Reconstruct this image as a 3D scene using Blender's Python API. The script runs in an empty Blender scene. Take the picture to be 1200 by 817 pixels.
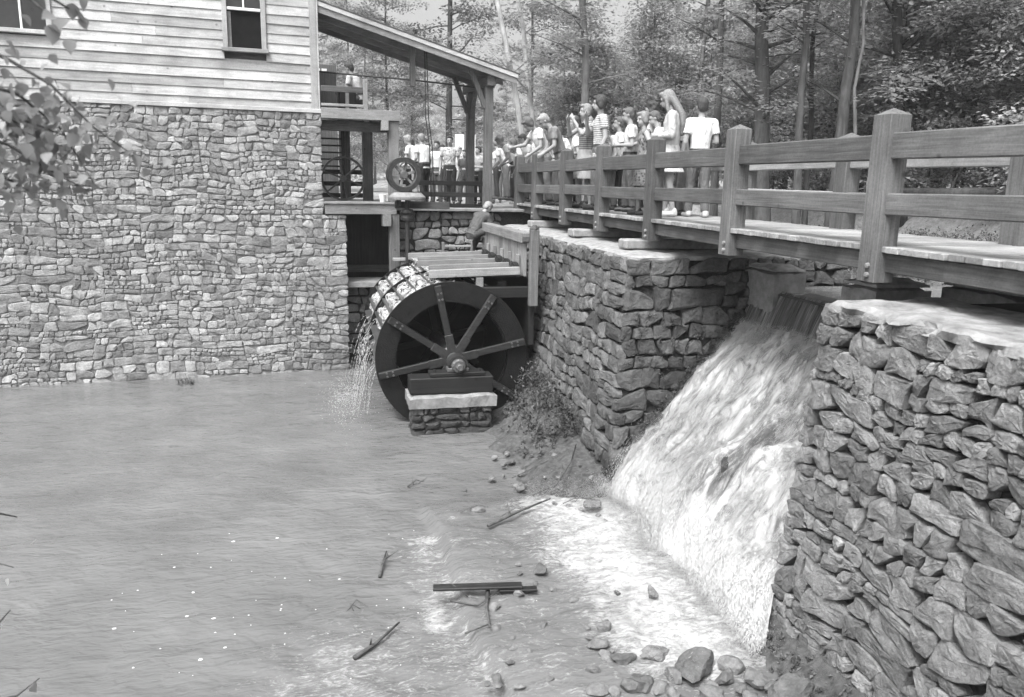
import bpy, bmesh, math, random
from mathutils import Vector, Matrix, noise, Quaternion

# ------------------------------------------------------------------ camera
SC = bpy.context.scene
COL = SC.collection
F_PX, CX, CY, CAM_Z = 930.0, 600.0, 408.5, 3.9
ROT = Matrix(((0.972, -0.029, 0.232), (-0.233, -0.203, 0.951), (0.020, -0.979, -0.204)))
_fw = ROT @ Vector((0, 0, 1)); _rt = ROT @ Vector((1, 0, 0))
_fw.normalize(); _rt = (_rt - _fw * _rt.dot(_fw)).normalized(); _up = _rt.cross(_fw)
cam_data = bpy.data.cameras.new('camera'); cam = bpy.data.objects.new('camera', cam_data); COL.objects.link(cam)
cam.matrix_world = Matrix(((_rt.x, _up.x, -_fw.x, 0), (_rt.y, _up.y, -_fw.y, 0), (_rt.z, _up.z, -_fw.z, CAM_Z), (0, 0, 0, 1)))
cam_data.sensor_width = 36.0; cam_data.lens = 36.0 * F_PX / 1200.0
cam_data.clip_start = 0.1; cam_data.clip_end = 2000
cam_data.dof.use_dof = True; cam_data.dof.focus_distance = 12.0; cam_data.dof.aperture_fstop = 4.0
SC.camera = cam
SC.render.resolution_x, SC.render.resolution_y = 1024, 697

# ------------------------------------------------------------------ sky, sun, exposure
SUN_EL, SUN_AZ = 58.0, 222.0          # azimuth the light comes from, clockwise from +Y
W = bpy.data.worlds.new('World'); SC.world = W; W.use_nodes = True
nt = W.node_tree; nt.nodes.clear()
sky = nt.nodes.new('ShaderNodeTexSky'); sky.sky_type = 'NISHITA'; sky.sun_disc = False
sky.sun_elevation = math.radians(SUN_EL); sky.sun_rotation = math.radians(SUN_AZ)
sky.air_density = 1.0; sky.dust_density = 8.0; sky.ozone_density = 1.0
bw = nt.nodes.new('ShaderNodeRGBToBW'); bg = nt.nodes.new('ShaderNodeBackground'); wo = nt.nodes.new('ShaderNodeOutputWorld')
bg.inputs['Strength'].default_value = 0.15
nt.links.new(sky.outputs[0], bw.inputs[0]); nt.links.new(bw.outputs[0], bg.inputs[0]); nt.links.new(bg.outputs[0], wo.inputs[0])
sd = bpy.data.lights.new('sun', 'SUN'); sd.energy = 1.35; sd.angle = math.radians(15); sd.color = (1, 1, 1)
sun = bpy.data.objects.new('sun', sd); COL.objects.link(sun)
_az, _el = math.radians(SUN_AZ), math.radians(SUN_EL)
_s = Vector((math.sin(_az) * math.cos(_el), math.cos(_az) * math.cos(_el), math.sin(_el)))
sun.rotation_euler = _s.to_track_quat('Z', 'Y').to_euler(); sun.location = _s * 40
vs = SC.view_settings
vs.view_transform = 'Standard'; vs.look = 'None'; vs.gamma = 1.0; vs.exposure = 1.25; vs.use_curve_mapping = False
SC.cycles.use_denoising = True
SC.cycles.max_bounces = 6; SC.cycles.diffuse_bounces = 3; SC.cycles.glossy_bounces = 3
SC.cycles.transmission_bounces = 4; SC.cycles.transparent_max_bounces = 6
SC.cycles.caustics_reflective = False; SC.cycles.caustics_refractive = False

# ------------------------------------------------------------------ pixel helpers (photo pixels -> world)
def ray(px, py): return ROT @ Vector(((px - CX) / F_PX, (py - CY) / F_PX, 1.0))
CAMP = Vector((0, 0, CAM_Z))
def atz(px, py, z): r = ray(px, py); return CAMP + r * ((z - CAM_Z) / r.z)
def atx(px, py, x): r = ray(px, py); return CAMP + r * (x / r.x)
def aty(px, py, y): r = ray(px, py); return CAMP + r * (y / r.y)

# ------------------------------------------------------------------ object helpers
def tag(o, label=None, cat=None, group=None, kind=None):
    if label: o['label'] = label
    if cat: o['category'] = cat
    if group: o['group'] = group
    if kind: o['kind'] = kind
    return o
def empty(name, loc=(0, 0, 0), rz=0.0, label=None, cat=None, group=None):
    o = bpy.data.objects.new(name, None); COL.objects.link(o)
    o.location = loc; o.rotation_euler = (0, 0, rz); o.empty_display_size = 0.2
    return tag(o, label, cat, group)
def link(name, me, parent=None, loc=(0, 0, 0), rot=(0, 0, 0)):
    o = bpy.data.objects.new(name, me); COL.objects.link(o)
    o.location = loc; o.rotation_euler = rot; o.parent = parent
    return o
def mesh(name, verts, faces, mat, smooth=False, tone=None):
    me = bpy.data.meshes.new(name); me.from_pydata([tuple(v) for v in verts], [], faces); me.update()
    if mat: me.materials.append(mat)
    if smooth: me.polygons.foreach_set('use_smooth', [True] * len(me.polygons))
    if tone is not None: set_tone(me, tone)
    return me
def set_tone(me, tone):
    a = me.attributes.new('tone', 'FLOAT', 'POINT')
    a.data.foreach_set('value', tone if isinstance(tone, list) else [tone] * len(me.vertices))
def bm_mesh(name, bm, mat, smooth=False):
    me = bpy.data.meshes.new(name); bm.to_mesh(me); bm.free()
    if mat: me.materials.append(mat)
    if smooth: me.polygons.foreach_set('use_smooth', [True] * len(me.polygons))
    return me
_boxes = {}
def box_mesh(size, mat, bevel=0.006):
    k = (tuple(round(s, 4) for s in size), mat.name, bevel)
    if k not in _boxes:
        bm = bmesh.new(); bmesh.ops.create_cube(bm, size=1.0); bmesh.ops.scale(bm, vec=size, verts=bm.verts)
        if bevel: bmesh.ops.bevel(bm, geom=bm.edges[:], offset=min(bevel, min(size) * .3), segments=1, affect='EDGES')
        _boxes[k] = bm_mesh('box', bm, mat)
    return _boxes[k]
def box(name, lo, hi, mat, parent=None, bevel=0.006, rot=(0, 0, 0)):
    size = tuple(abs(h - l) for l, h in zip(lo, hi)); c = tuple((l + h) / 2 for l, h in zip(lo, hi))
    return link(name, box_mesh(size, mat, bevel), parent, c, rot)
def beam(name, a, b, w, h, mat, parent=None, bevel=0.006, roll=0.0):
    """a squared timber from a to b; w is its horizontal width, h its depth"""
    a, b = Vector(a), Vector(b); d = b - a; L = d.length; z = d.normalized()
    up = Vector((0, 0, 1)) if abs(z.z) < .95 else Vector((0, 1, 0))
    x = z.cross(up).normalized(); y = x.cross(z)
    m = Matrix(((z.x, x.x, y.x), (z.y, x.y, y.y), (z.z, x.z, y.z)))
    if roll: m = m @ Matrix.Rotation(roll, 3, 'X')
    return link(name, box_mesh((L, w, h), mat, bevel), parent, (a + b) / 2, m.to_euler())
def ring_verts(c, axis, r, n, ph=0.0):
    z = axis.normalized(); x = z.orthogonal().normalized(); y = z.cross(x)
    return [c + (x * math.cos(ph + 2 * math.pi * k / n) + y * math.sin(ph + 2 * math.pi * k / n)) * r for k in range(n)]
def tube_geo(pts, rads, n=8, V=None, Fc=None):
    V = [] if V is None else V; Fc = [] if Fc is None else Fc
    pts = [Vector(p) for p in pts]; b0 = len(V)
    ref = None
    for i, p in enumerate(pts):
        t = (pts[min(i + 1, len(pts) - 1)] - pts[max(i - 1, 0)]).normalized()
        if ref is None: ref = t.orthogonal().normalized()
        ref = (ref - t * ref.dot(t)).normalized(); q = t.cross(ref)
        for k in range(n):
            a = 2 * math.pi * k / n; V.append(p + (ref * math.cos(a) + q * math.sin(a)) * rads[i])
    for i in range(len(pts) - 1):
        for k in range(n):
            a, b = b0 + i * n + k, b0 + i * n + (k + 1) % n; Fc.append((a, b, b + n, a + n))
    Fc.append(tuple(b0 + k for k in reversed(range(n)))); e = b0 + (len(pts) - 1) * n; Fc.append(tuple(e + k for k in range(n)))
    return V, Fc
def tube(name, pts, rads, mat, parent=None, n=8, smooth=True):
    if not isinstance(rads, (list, tuple)): rads = [rads] * len(pts)
    V, Fc = tube_geo(pts, rads, n); return link(name, mesh(name, V, Fc, mat, smooth), parent)
def lathe(name, prof, mat, parent=None, n=24, axis='Z', loc=(0, 0, 0), smooth=False):
    """prof: list of (radius, height) closed at both ends"""
    V, Fc = [], []
    for r, h in prof:
        for k in range(n):
            a = 2 * math.pi * k / n; p = (r * math.cos(a), r * math.sin(a), h)
            V.append(p if axis == 'Z' else (p[0], -p[2], p[1]))
    m = len(prof)
    for i in range(m - 1):
        for k in range(n):
            a, b = i * n + k, i * n + (k + 1) % n; Fc.append((a, b, b + n, a + n))
    Fc.append(tuple(reversed(range(n)))); Fc.append(tuple((m - 1) * n + k for k in range(n)))
    return link(name, mesh(name, V, Fc, mat, smooth), parent, loc)
def annulus(name, r0, r1, y0, y1, mat, parent=None, n=64, a0=0.0, a1=2 * math.pi, loc=(0, 0, 0)):
    """a ring about the Y axis"""
    full = abs(a1 - a0 - 2 * math.pi) < 1e-6; V, Fc = [], []; m = n if full else n + 1
    for k in range(m):
        a = a0 + (a1 - a0) * k / n; c, s = math.cos(a), math.sin(a)
        V += [(r0 * c, y0, r0 * s), (r1 * c, y0, r1 * s), (r1 * c, y1, r1 * s), (r0 * c, y1, r0 * s)]
    for k in range(n):
        a = 4 * k; b = 4 * ((k + 1) % m)
        for j in range(4): Fc.append((a + j, b + j, b + (j + 1) % 4, a + (j + 1) % 4))
    if not full: Fc.append((0, 1, 2, 3)); Fc.append(tuple(4 * n + j for j in (3, 2, 1, 0)))
    return link(name, mesh(name, V, Fc, mat), parent, loc)
def sm(a, b, x):
    t = max(0.0, min(1.0, (x - a) / (b - a))) if a != b else float(x > a)
    return t * t * (3 - 2 * t)
def nz(x, y=0.0, z=0.0): return noise.noise(Vector((x, y, z)))
def fbm(x, y, z=0.0, o=3):
    s, a = 0, 1
    for _ in range(o): s += a * nz(x, y, z); x *= 2.03; y *= 2.03; z = z * 2.03 + 7.1; a *= .5
    return s

# ------------------------------------------------------------------ materials (all grey: the photograph is black and white)
def newmat(name):
    m = bpy.data.materials.new(name); m.use_nodes = True
    t = m.node_tree; b = t.nodes['Principled BSDF']; return m, t, b
def N(t, kind, **kw):
    n = t.nodes.new(kind)
    for k, v in kw.items():
        if k in n.inputs: n.inputs[k].default_value = v
        else: setattr(n, k, v)
    return n
def ramp(t, src, stops):
    r = t.nodes.new('ShaderNodeValToRGB'); e = r.color_ramp.elements
    while len(e) < len(stops): e.new(0.5)
    for el, (p, v) in zip(e, stops): el.position = p; el.color = (v, v, v, 1)
    t.links.new(src, r.inputs[0]); return r.outputs[0]
def mul(t, a, b):
    m = N(t, 'ShaderNodeMath', operation='MULTIPLY')
    for i, s in enumerate((a, b)):
        if isinstance(s, (int, float)): m.inputs[i].default_value = s
        else: t.links.new(s, m.inputs[i])
    return m.outputs[0]
def posn(t, scale=(1, 1, 1), rotz=0.0):
    g = N(t, 'ShaderNodeNewGeometry'); mp = N(t, 'ShaderNodeMapping'); mp.inputs['Scale'].default_value = scale
    mp.inputs['Rotation'].default_value = (0, 0, rotz)
    t.links.new(g.outputs['Position'], mp.inputs['Vector']); return mp.outputs[0]
def noise_tex(t, vec, scale, detail=4, rough=.55, dist=0.0):
    n = N(t, 'ShaderNodeTexNoise', Scale=scale, Detail=detail, Roughness=rough, Distortion=dist)
    t.links.new(vec, n.inputs['Vector']); return n.outputs['Fac']
def bump(t, b, h, strength, dist=.02):
    n = N(t, 'ShaderNodeBump', Strength=strength, Distance=dist); t.links.new(h, n.inputs['Height'])
    t.links.new(n.outputs[0], b.inputs['Normal']); return n

def stone_mat(name, lo, hi, fine=40, bump_s=.5, dirt=.5, wet=None, wetline=None):
    """rock whose brightness follows each stone's own 'tone', with mottling, lichen and fine relief"""
    m, t, b = newmat(name); v = posn(t)
    at = N(t, 'ShaderNodeAttribute', attribute_name='tone')
    base = ramp(t, at.outputs['Fac'], [(0, lo), (1, hi)])
    mot = ramp(t, noise_tex(t, v, 6, 5, .65), [(.3, .62), (.7, 1.25)])
    fin = ramp(t, noise_tex(t, v, fine, 4, .7), [(.3, .7), (.72, 1.22)])
    c = mul(t, mul(t, base, mot), fin)
    if wetline is not None:
        g = N(t, 'ShaderNodeNewGeometry'); sx = N(t, 'ShaderNodeSeparateXYZ'); t.links.new(g.outputs['Position'], sx.inputs[0])
        ad = N(t, 'ShaderNodeMath', operation='ADD'); t.links.new(sx.outputs['Z'], ad.inputs[0])
        t.links.new(mul(t, noise_tex(t, v, 3, 3), .5), ad.inputs[1])
        w_ = ramp(t, ad.outputs[0], [(max(0, min(.98, wetline + .2)), .42), (min(1, wetline + .42), 1)])
        c = mul(t, c, w_)
    t.links.new(c, b.inputs['Base Color']); b.inputs['Roughness'].default_value = .85
    b.inputs['Specular IOR Level'].default_value = .25
    h = N(t, 'ShaderNodeMath', operation='ADD'); t.links.new(noise_tex(t, v, 14, 6, .65), h.inputs[0]); t.links.new(mul(t, noise_tex(t, v, fine * 1.6, 5, .7), .4), h.inputs[1])
    bump(t, b, h.outputs[0], bump_s, .03)
    return m
def grain_mat(name, lo, hi, axis, rough=.75, streak=46, knots=True, bump_s=.35, rotz=0.0):
    """weathered timber; the grain runs along the given world axis"""
    m, t, b = newmat(name); sc = [streak, streak, streak]; sc['xyz'.index(axis)] = 1.6
    v = posn(t, tuple(sc), rotz)
    oi = N(t, 'ShaderNodeObjectInfo'); of = N(t, 'ShaderNodeVectorMath', operation='ADD')
    cb = N(t, 'ShaderNodeCombineXYZ'); sc2 = N(t, 'ShaderNodeMath', operation='MULTIPLY'); sc2.inputs[1].default_value = 61
    t.links.new(oi.outputs['Random'], sc2.inputs[0])
    for i in range(3): t.links.new(sc2.outputs[0], cb.inputs[i])
    t.links.new(v, of.inputs[0]); t.links.new(cb.outputs[0], of.inputs[1]); v = of.outputs[0]
    g = noise_tex(t, v, 1.0, 5, .6, .6); base = ramp(t, g, [(.28, lo), (.7, hi)])
    tone = ramp(t, oi.outputs['Random'], [(0, .68), (1, 1.22)])
    v2 = posn(t); st = ramp(t, noise_tex(t, v2, 2.2, 4, .6), [(.3, .72), (.65, 1.12)])
    fn = ramp(t, noise_tex(t, v2, 55, 4, .7), [(.3, .8), (.7, 1.15)])
    c = mul(t, mul(t, mul(t, base, tone), st), fn)
    if knots:
        kn = N(t, 'ShaderNodeTexVoronoi', Scale=3.2); t.links.new(v2, kn.inputs['Vector'])
        c = mul(t, c, ramp(t, kn.outputs['Distance'], [(.03, .45), (.1, 1)]))
    t.links.new(c, b.inputs['Base Color']); b.inputs['Roughness'].default_value = rough
    b.inputs['Specular IOR Level'].default_value = .3
    bump(t, b, g, bump_s, .008)
    return m
def plain_mat(name, lo, hi, scale=8, rough=.7, spec=.4, bump_s=.15, metallic=0, detail=5, oscale=True):
    m, t, b = newmat(name); v = posn(t); g = noise_tex(t, v, scale, detail, .62)
    t.links.new(ramp(t, g, [(.28, lo), (.72, hi)]), b.inputs['Base Color'])
    b.inputs['Roughness'].default_value = rough; b.inputs['Specular IOR Level'].default_value = spec; b.inputs['Metallic'].default_value = metallic
    if bump_s: bump(t, b, noise_tex(t, v, scale * 4, 5, .65), bump_s, .02)
    return m
def leaf_mat(name, lo, hi, trans=.35):
    m, t, b = newmat(name)
    at = N(t, 'ShaderNodeAttribute', attribute_name='tone'); oi = N(t, 'ShaderNodeObjectInfo')
    c = mul(t, ramp(t, at.outputs['Fac'], [(0, lo), (1, hi)]), ramp(t, oi.outputs['Random'], [(0, .75), (1, 1.25)]))
    t.links.new(c, b.inputs['Base Color']); b.inputs['Roughness'].default_value = .55; b.inputs['Specular IOR Level'].default_value = .3
    tr = N(t, 'ShaderNodeBsdfTranslucent'); t.links.new(c, tr.inputs[0]); mx = N(t, 'ShaderNodeMixShader'); mx.inputs[0].default_value = trans
    out = t.nodes['Material Output']; t.links.new(b.outputs[0], mx.inputs[1]); t.links.new(tr.outputs[0], mx.inputs[2]); t.links.new(mx.outputs[0], out.inputs[0])
    return m
def cloth_mat(name, v, scale=60, pat=None, pv=None):
    m, t, b = newmat(name); p = posn(t)
    c = ramp(t, noise_tex(t, p, 9, 3), [(.3, v * .88), (.7, min(.9, v * 1.08))])
    if pat == 'check':
        ck = N(t, 'ShaderNodeTexVoronoi', Scale=22.0); t.links.new(p, ck.inputs['Vector'])
        c = mul(t, c, ramp(t, ck.outputs['Distance'], [(.25, pv), (.5, 1)]))
    if pat == 'stripe':
        w = N(t, 'ShaderNodeTexWave', Scale=9.0, Distortion=1.0); w.bands_direction = 'Z'; t.links.new(p, w.inputs['Vector'])
        c = mul(t, c, ramp(t, w.outputs['Fac'], [(.4, pv), (.6, 1)]))
    t.links.new(c, b.inputs['Base Color']); b.inputs['Roughness'].default_value = .9; b.inputs['Specular IOR Level'].default_value = .15
    bump(t, b, noise_tex(t, posn(t, (1.6, 1.6, .7)), 9, 5, .6, 1.0), .9, .05)
    return m

M = {}
M['mill_stone'] = stone_mat('mill_stone', .16, .40, 34, .5)
M['wall_stone'] = stone_mat('dry_stone', .11, .27, 30, 1.0, wetline=None)
M['abut_stone'] = stone_mat('abutment_stone', .055, .165, 30, .9, wetline=.35)
M['pit_stone'] = stone_mat('pit_stone', .13, .32, 30, .6)
M['boulder'] = stone_mat('boulder', .08, .20, 26, .7)
M['wet_rock'] = stone_mat('wet_rock', .02, .07, 26, .8); M['wet_rock'].node_tree.nodes['Principled BSDF'].inputs['Roughness'].default_value = .3
M['mortar'] = plain_mat('mortar', .15, .25, 25, .95, .1, .6)
M['gap'] = plain_mat('dark_joint_earth', .02, .06, 25, .95, .1, .6)
M['concrete'] = plain_mat('concrete', .17, .36, 9, .9, .2, .5)
M['concrete_old'] = plain_mat('old_concrete', .14, .28, 9, .9, .2, .5)
M['clap'] = grain_mat('clapboard_wood', .32, .50, 'x', .8, 22, True, .25)
M['trim'] = grain_mat('trim_wood', .30, .44, 'z', .8, 22, False, .25)
M['trim_x'] = grain_mat('trim_wood_across', .30, .44, 'x', .8, 22, False, .25)
for ax in 'xyz':
    M['wood_' + ax] = grain_mat('weathered_timber_' + ax, .075, .16, ax)
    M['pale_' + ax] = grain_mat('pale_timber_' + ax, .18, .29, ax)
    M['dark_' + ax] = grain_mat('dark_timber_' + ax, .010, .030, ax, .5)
    M['shade_' + ax] = grain_mat('brown_timber_' + ax, .05, .11, ax)  # darker timber copy, shade put into its colour
M['plank'] = grain_mat('deck_plank', .20, .36, 'x', .8, 26)
M['iron'] = plain_mat('cast_iron', .02, .05, 20, .5, .5, .2, .3)
M['iron_grey'] = plain_mat('worn_iron', .07, .16, 20, .5, .5, .2, .4)
M['black_void'] = plain_mat('dark_interior', .008, .015, 5, .9, .1, 0)
M['glass'] = plain_mat('window_glass', .015, .03, 3, .06, .6, 0)
M['white_paint'] = plain_mat('white_paint', .70, .80, 8, .6, .4, .05)
M['roofing'] = plain_mat('tar_roofing', .05, .10, 10, .9, .2, .3)
M['skin'] = plain_mat('skin', .26, .32, 12, .6, .35, .05)
M['bark_dark'] = grain_mat('dark_bark', .035, .10, 'z', .95, 12, False, .9)
M['bark_mid'] = grain_mat('grey_bark', .07, .18, 'z', .95, 12, False, .9)
M['bark_pale'] = grain_mat('pale_bark', .26, .50, 'z', .9, 10, False, .6)
M['twig'] = plain_mat('dead_wood', .04, .12, 18, .9, .2, .4)
M['leaf'] = leaf_mat('forest_leaf', .16, .42, .55)
M['leaf_dark'] = leaf_mat('evergreen_leaf', .11, .29, .45)
M['leaf_light'] = leaf_mat('sunlit_leaf', .22, .50, .55)  # paler foliage tone
M['leaf_near'] = leaf_mat('near_leaf', .17, .36, .4)
M['weed'] = leaf_mat('weed_leaf', .05, .16)

# ------------------------------------------------------------------ masonry
def course_cells(u0, u1, v0, v1, rng, bh=(.5, .9), bw=(.8, 1.7), ch=(.12, .26), asp=(.8, 2.3), jit=.16, amp=.07, seed=0):
    edges = [v0]
    while edges[-1] < v1 - bh[0] * .6: edges.append(edges[-1] + rng.uniform(*bh))
    k = (v1 - v0) / (edges[-1] - v0); edges = [v0 + (e - v0) * k for e in edges]
    def L(i, u):
        if i == 0: return v0
        if i == len(edges) - 1: return v1
        return edges[i] + amp * nz(u * 1.3, i * 3.7 + seed)
    out = []
    for r in range(len(edges) - 1):
        ua, sa = u0, 0.0
        while ua < u1 - .02:
            ub = ua + rng.uniform(*bw); sb = rng.uniform(-.12, .12)
            if ub > u1 - bw[0] * .5: ub, sb = u1, 0.0
            h = edges[r + 1] - edges[r]; ts = [0.0]
            while ts[-1] < 1: ts.append(ts[-1] + rng.uniform(*ch) / h)
            ts = [x / ts[-1] for x in ts]
            for j in range(len(ts) - 1):
                hh = (ts[j + 1] - ts[j]) * h; wv = ub - ua; ss = [0.0]
                while ss[-1] < 1: ss.append(ss[-1] + hh * rng.uniform(*asp) / wv)
                if len(ss) > 2 and rng.random() < .5: ss.pop(-2)
                ss = [x / ss[-1] for x in ss]; sl = [0] + [rng.uniform(-.3, .3) * hh / wv for _ in ss[1:-1]] + [0]
                for q in range(len(ss) - 1):
                    def P(s, t):
                        tt = (t - .5); a, b = ua + sa * tt, ub + sb * tt; u = a + (b - a) * s
                        lo, hi = L(r, u), L(r + 1, u); return (max(u0, min(u1, u)), lo + (hi - lo) * t)
                    ta, tb = ts[j], ts[j + 1]
                    cs = [(ss[q] - sl[q] * .5, ta), ((ss[q] + ss[q + 1]) / 2, ta), (ss[q + 1] - sl[q + 1] * .5, ta), (ss[q + 1], (ta + tb) / 2),
                          (ss[q + 1] + sl[q + 1] * .5, tb), ((ss[q] + ss[q + 1]) / 2, tb), (ss[q] + sl[q] * .5, tb), (ss[q], (ta + tb) / 2)]
                    pl = [P(*c) for c in cs]; w_ = max(.05, (ss[q + 1] - ss[q]) * wv)
                    pl = [(x + rng.uniform(-1, 1) * jit * min(hh, w_) * .5, y + rng.uniform(-1, 1) * jit * hh * .5) for x, y in pl]
                    if rng.random() < .45: pl.pop(rng.choice((0, 2, 4, 6)))
                    out.append(pl)
            ua, sa = ub, sb
    return out
def voronoi_cells(u0, u1, v0, v1, rng, size=.3, aniso=1.7, shear=0.0, var=.55):
    sites = []; W_, H_ = (u1 - u0) / aniso, v1 - v0; n = int(W_ * H_ / size ** 2 * 1.05); tries = 0
    while len(sites) < n and tries < n * 60:
        tries += 1; x, y = rng.uniform(-.1, W_ + .1), rng.uniform(-.1, H_ + .1); r = size * rng.uniform(1 - var, 1 + var * .6) * .5
        if all((x - a) ** 2 + (y - b) ** 2 > ((r + c) * .92) ** 2 for a, b, c in sites): sites.append((x, y, r))
    out = []
    for i, (x, y, r) in enumerate(sites):
        pl = [(0, 0), (W_, 0), (W_, H_), (0, H_)]
        for j, (a, b, c) in enumerate(sites):
            dx, dy = a - x, b - y; d2 = dx * dx + dy * dy
            if j == i or d2 > 9 * size * size: continue
            k = .5 * (d2 + r * r * 1.6 - c * c * 1.6)
            new = []
            for e in range(len(pl)):
                p, q = pl[e], pl[(e + 1) % len(pl)]
                fp = (p[0] - x) * dx + (p[1] - y) * dy - k; fq = (q[0] - x) * dx + (q[1] - y) * dy - k
                if fp <= 0: new.append(p)
                if fp * fq < 0: s = fp / (fp - fq); new.append((p[0] + (q[0] - p[0]) * s, p[1] + (q[1] - p[1]) * s))
            pl = new
            if len(pl) < 3: break
        if len(pl) >= 3:
            pl2 = [pl[0]]
            for p in pl[1:]:
                if math.dist(p, pl2[-1]) > .03: pl2.append(p)
            if len(pl2) >= 3: out.append([(u0 + p[0] * aniso + shear * p[1], v0 + p[1]) for p in pl2])
    return out
def area(pl): return .5 * abs(sum(pl[i - 1][0] * pl[i][1] - pl[i][0] * pl[i - 1][1] for i in range(len(pl))))
def stone_geo(pl, rng, frame, gap=.012, depth=.12, proud=.035, rounding=1, rough=.012, rings=2, cut=.22):
    """one stone: its outline in the wall plane, bevelled, bulging and uneven. frame(u, v, w) -> world"""
    cx = sum(p[0] for p in pl) / len(pl); cy = sum(p[1] for p in pl) / len(pl)
    sx = max(abs(p[0] - cx) for p in pl); sy = max(abs(p[1] - cy) for p in pl); sz = min(sx, sy)
    if sz < .015: return None
    g = min(gap, sz * .35)
    pl = [(cx + (p[0] - cx) * (1 - g / sx), cy + (p[1] - cy) * (1 - g / sy)) for p in pl]
    for _ in range(rounding):
        q = []
        for i in range(len(pl)):
            a, b = pl[i], pl[(i + 1) % len(pl)]; q += [(a[0] * (1 - cut) + b[0] * cut, a[1] * (1 - cut) + b[1] * cut), (a[0] * cut + b[0] * (1 - cut), a[1] * cut + b[1] * (1 - cut))]
        pl = q
    if len(pl) > 16: pl = pl[::2]
    n = len(pl); tx, ty = rng.uniform(-.1, .1), rng.uniform(-.14, .10); pr = proud * rng.uniform(.4, 1.4); sd_ = rng.uniform(0, 99)
    pls = [(math.cos(a_) * g_, math.sin(a_) * g_, rng.uniform(.25, .9)) for a_, g_ in ((rng.uniform(0, 6.3), rng.uniform(.3, 1.0)) for _ in range(4))]
    def w_(p, k):
        f_ = min(1.0, min(a_ * (p[0] - cx) / sx + b_ * (p[1] - cy) / sy + c_ for a_, b_, c_ in pls)) if k > 0 else 1.0
        return k * pr * (.35 + .65 * f_) + (p[0] - cx) * tx + (p[1] - cy) * ty + rough * 1.3 * nz(p[0] * 9, p[1] * 9, sd_)
    V = [frame(p[0], p[1], -depth) for p in pl] + [frame(p[0], p[1], w_(p, -.25)) for p in pl]
    Fc = []
    lev = [(.86, .72), (.5, 1.0)] if rings == 2 else [(.92, .70), (.70, .96), (.36, 1.02)]
    for s, k in lev:
        for p in pl:
            jx = 1 + rng.uniform(-.09, .09); q = (cx + (p[0] - cx) * s * jx, cy + (p[1] - cy) * s * jx)
            V.append(frame(q[0], q[1], w_(q, k) + rng.uniform(-1, 1) * rough * .35))
    V.append(frame(cx, cy, w_((cx, cy), 1.02)))
    for L in range(len(lev) + 1):
        for i in range(n):
            a, b = L * n + i, L * n + (i + 1) % n; Fc.append((a, b, b + n, a + n))
    top = (len(lev) + 1) * n
    for i in range(n): Fc.append((top + i, top + (i + 1) % n, top + n))
    return V, Fc
def masonry(cells, rng, frame, mat, parent, limit=300, tone=(0, 1), smooth=False, tonef=None, **kw):
    cells = sorted(cells, key=area, reverse=True); rest = ([], [], [])
    for i, pl in enumerate(cells):
        g = stone_geo(pl, rng, frame, **kw)
        if not g: continue
        V, Fc = g; c = sum((Vector(v) for v in V), Vector()) / len(V)
        cu = sum(p[0] for p in pl) / len(pl); cv = sum(p[1] for p in pl) / len(pl)
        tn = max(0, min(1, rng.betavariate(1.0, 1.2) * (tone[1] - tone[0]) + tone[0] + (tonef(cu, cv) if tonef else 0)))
        if i < limit:
            me = mesh('stone', [Vector(v) - c for v in V], Fc, mat, smooth, tn); link('stone', me, parent, c)
        else:
            b = len(rest[0]); rest[0].extend(V); rest[1].extend([tuple(b + k for k in f) for f in Fc]); rest[2].extend([tn] * len(V))
    if rest[0]: tag(link('small_stones', mesh('small_stones', rest[0], rest[1], mat, smooth, rest[2]), parent), kind='stuff')
def prism(name, bottom, top, mat, parent=None):
    n = len(bottom); V = list(bottom) + list(top); Fc = [tuple(reversed(range(n))), tuple(range(n, 2 * n))]
    Fc += [(i, (i + 1) % n, n + (i + 1) % n, n + i) for i in range(n)]
    return link(name, mesh(name, V, Fc, mat), parent)

# ------------------------------------------------------------------ ground, pond, pool
def pond_d(x, y):      # negative inside the pond
    a = math.hypot((x - 8.6) / 4.6, (y - 9.0) / 8.0) - 1
    b = math.hypot((x - 11.5) / 5.5, (y - 17) / 8.0) - 1
    return min(a * 4.6, b * 5.5) + .5 * nz(x * .5, y * .5)
def ground_h(x, y):
    h = 3.3 + .12 * fbm(x * .12, y * .12) + .04 * nz(x * 1.1, y * 1.1) + .010 * max(0, y - 40) + .35 * sm(11, 16, x) * sm(30, 14, y)
    if x < 5.9: h = min(h, 3.32)
    return h - 1.5 * sm(.5, -.9, pond_d(x, y))
def grid(name, xs, ys, hf, mat, smooth=True, kind='structure', attr=None, skip=None):
    V = [(x, y, hf(x, y)) for y in ys for x in xs]; nx = len(xs)
    Fc = [(j * nx + i, j * nx + i + 1, (j + 1) * nx + i + 1, (j + 1) * nx + i) for j in range(len(ys) - 1) for i in range(nx - 1)
          if not (skip and skip((xs[i] + xs[i + 1]) / 2, (ys[j] + ys[j + 1]) / 2))]
    me = mesh(name, V, Fc, mat, smooth)
    if attr:
        for an, fn in attr.items():
            a = me.attributes.new(an, 'FLOAT', 'POINT'); a.data.foreach_set('value', [fn(v[0], v[1]) for v in V])
    return tag(link(name, me), kind=kind)
def spaced(a, b, st, far=None, stf=1.15):
    o = [a]; 
    while o[-1] < b: o.append(o[-1] + st)
    if far:
        s = st
        while o[-1] < far: s *= stf; o.append(o[-1] + s)
    return o
def ground_mat():
    m, t, b = newmat('leaf_litter_ground'); v = posn(t)
    a = ramp(t, noise_tex(t, v, .35, 5, .6), [(.35, .14), (.65, .34)]); f = ramp(t, noise_tex(t, v, 9, 6, .75), [(.3, .55), (.7, 1.3)])
    t.links.new(mul(t, a, f), b.inputs['Base Color']); b.inputs['Roughness'].default_value = .95
    bump(t, b, noise_tex(t, v, 12, 6, .7), .8, .08); return m
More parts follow.
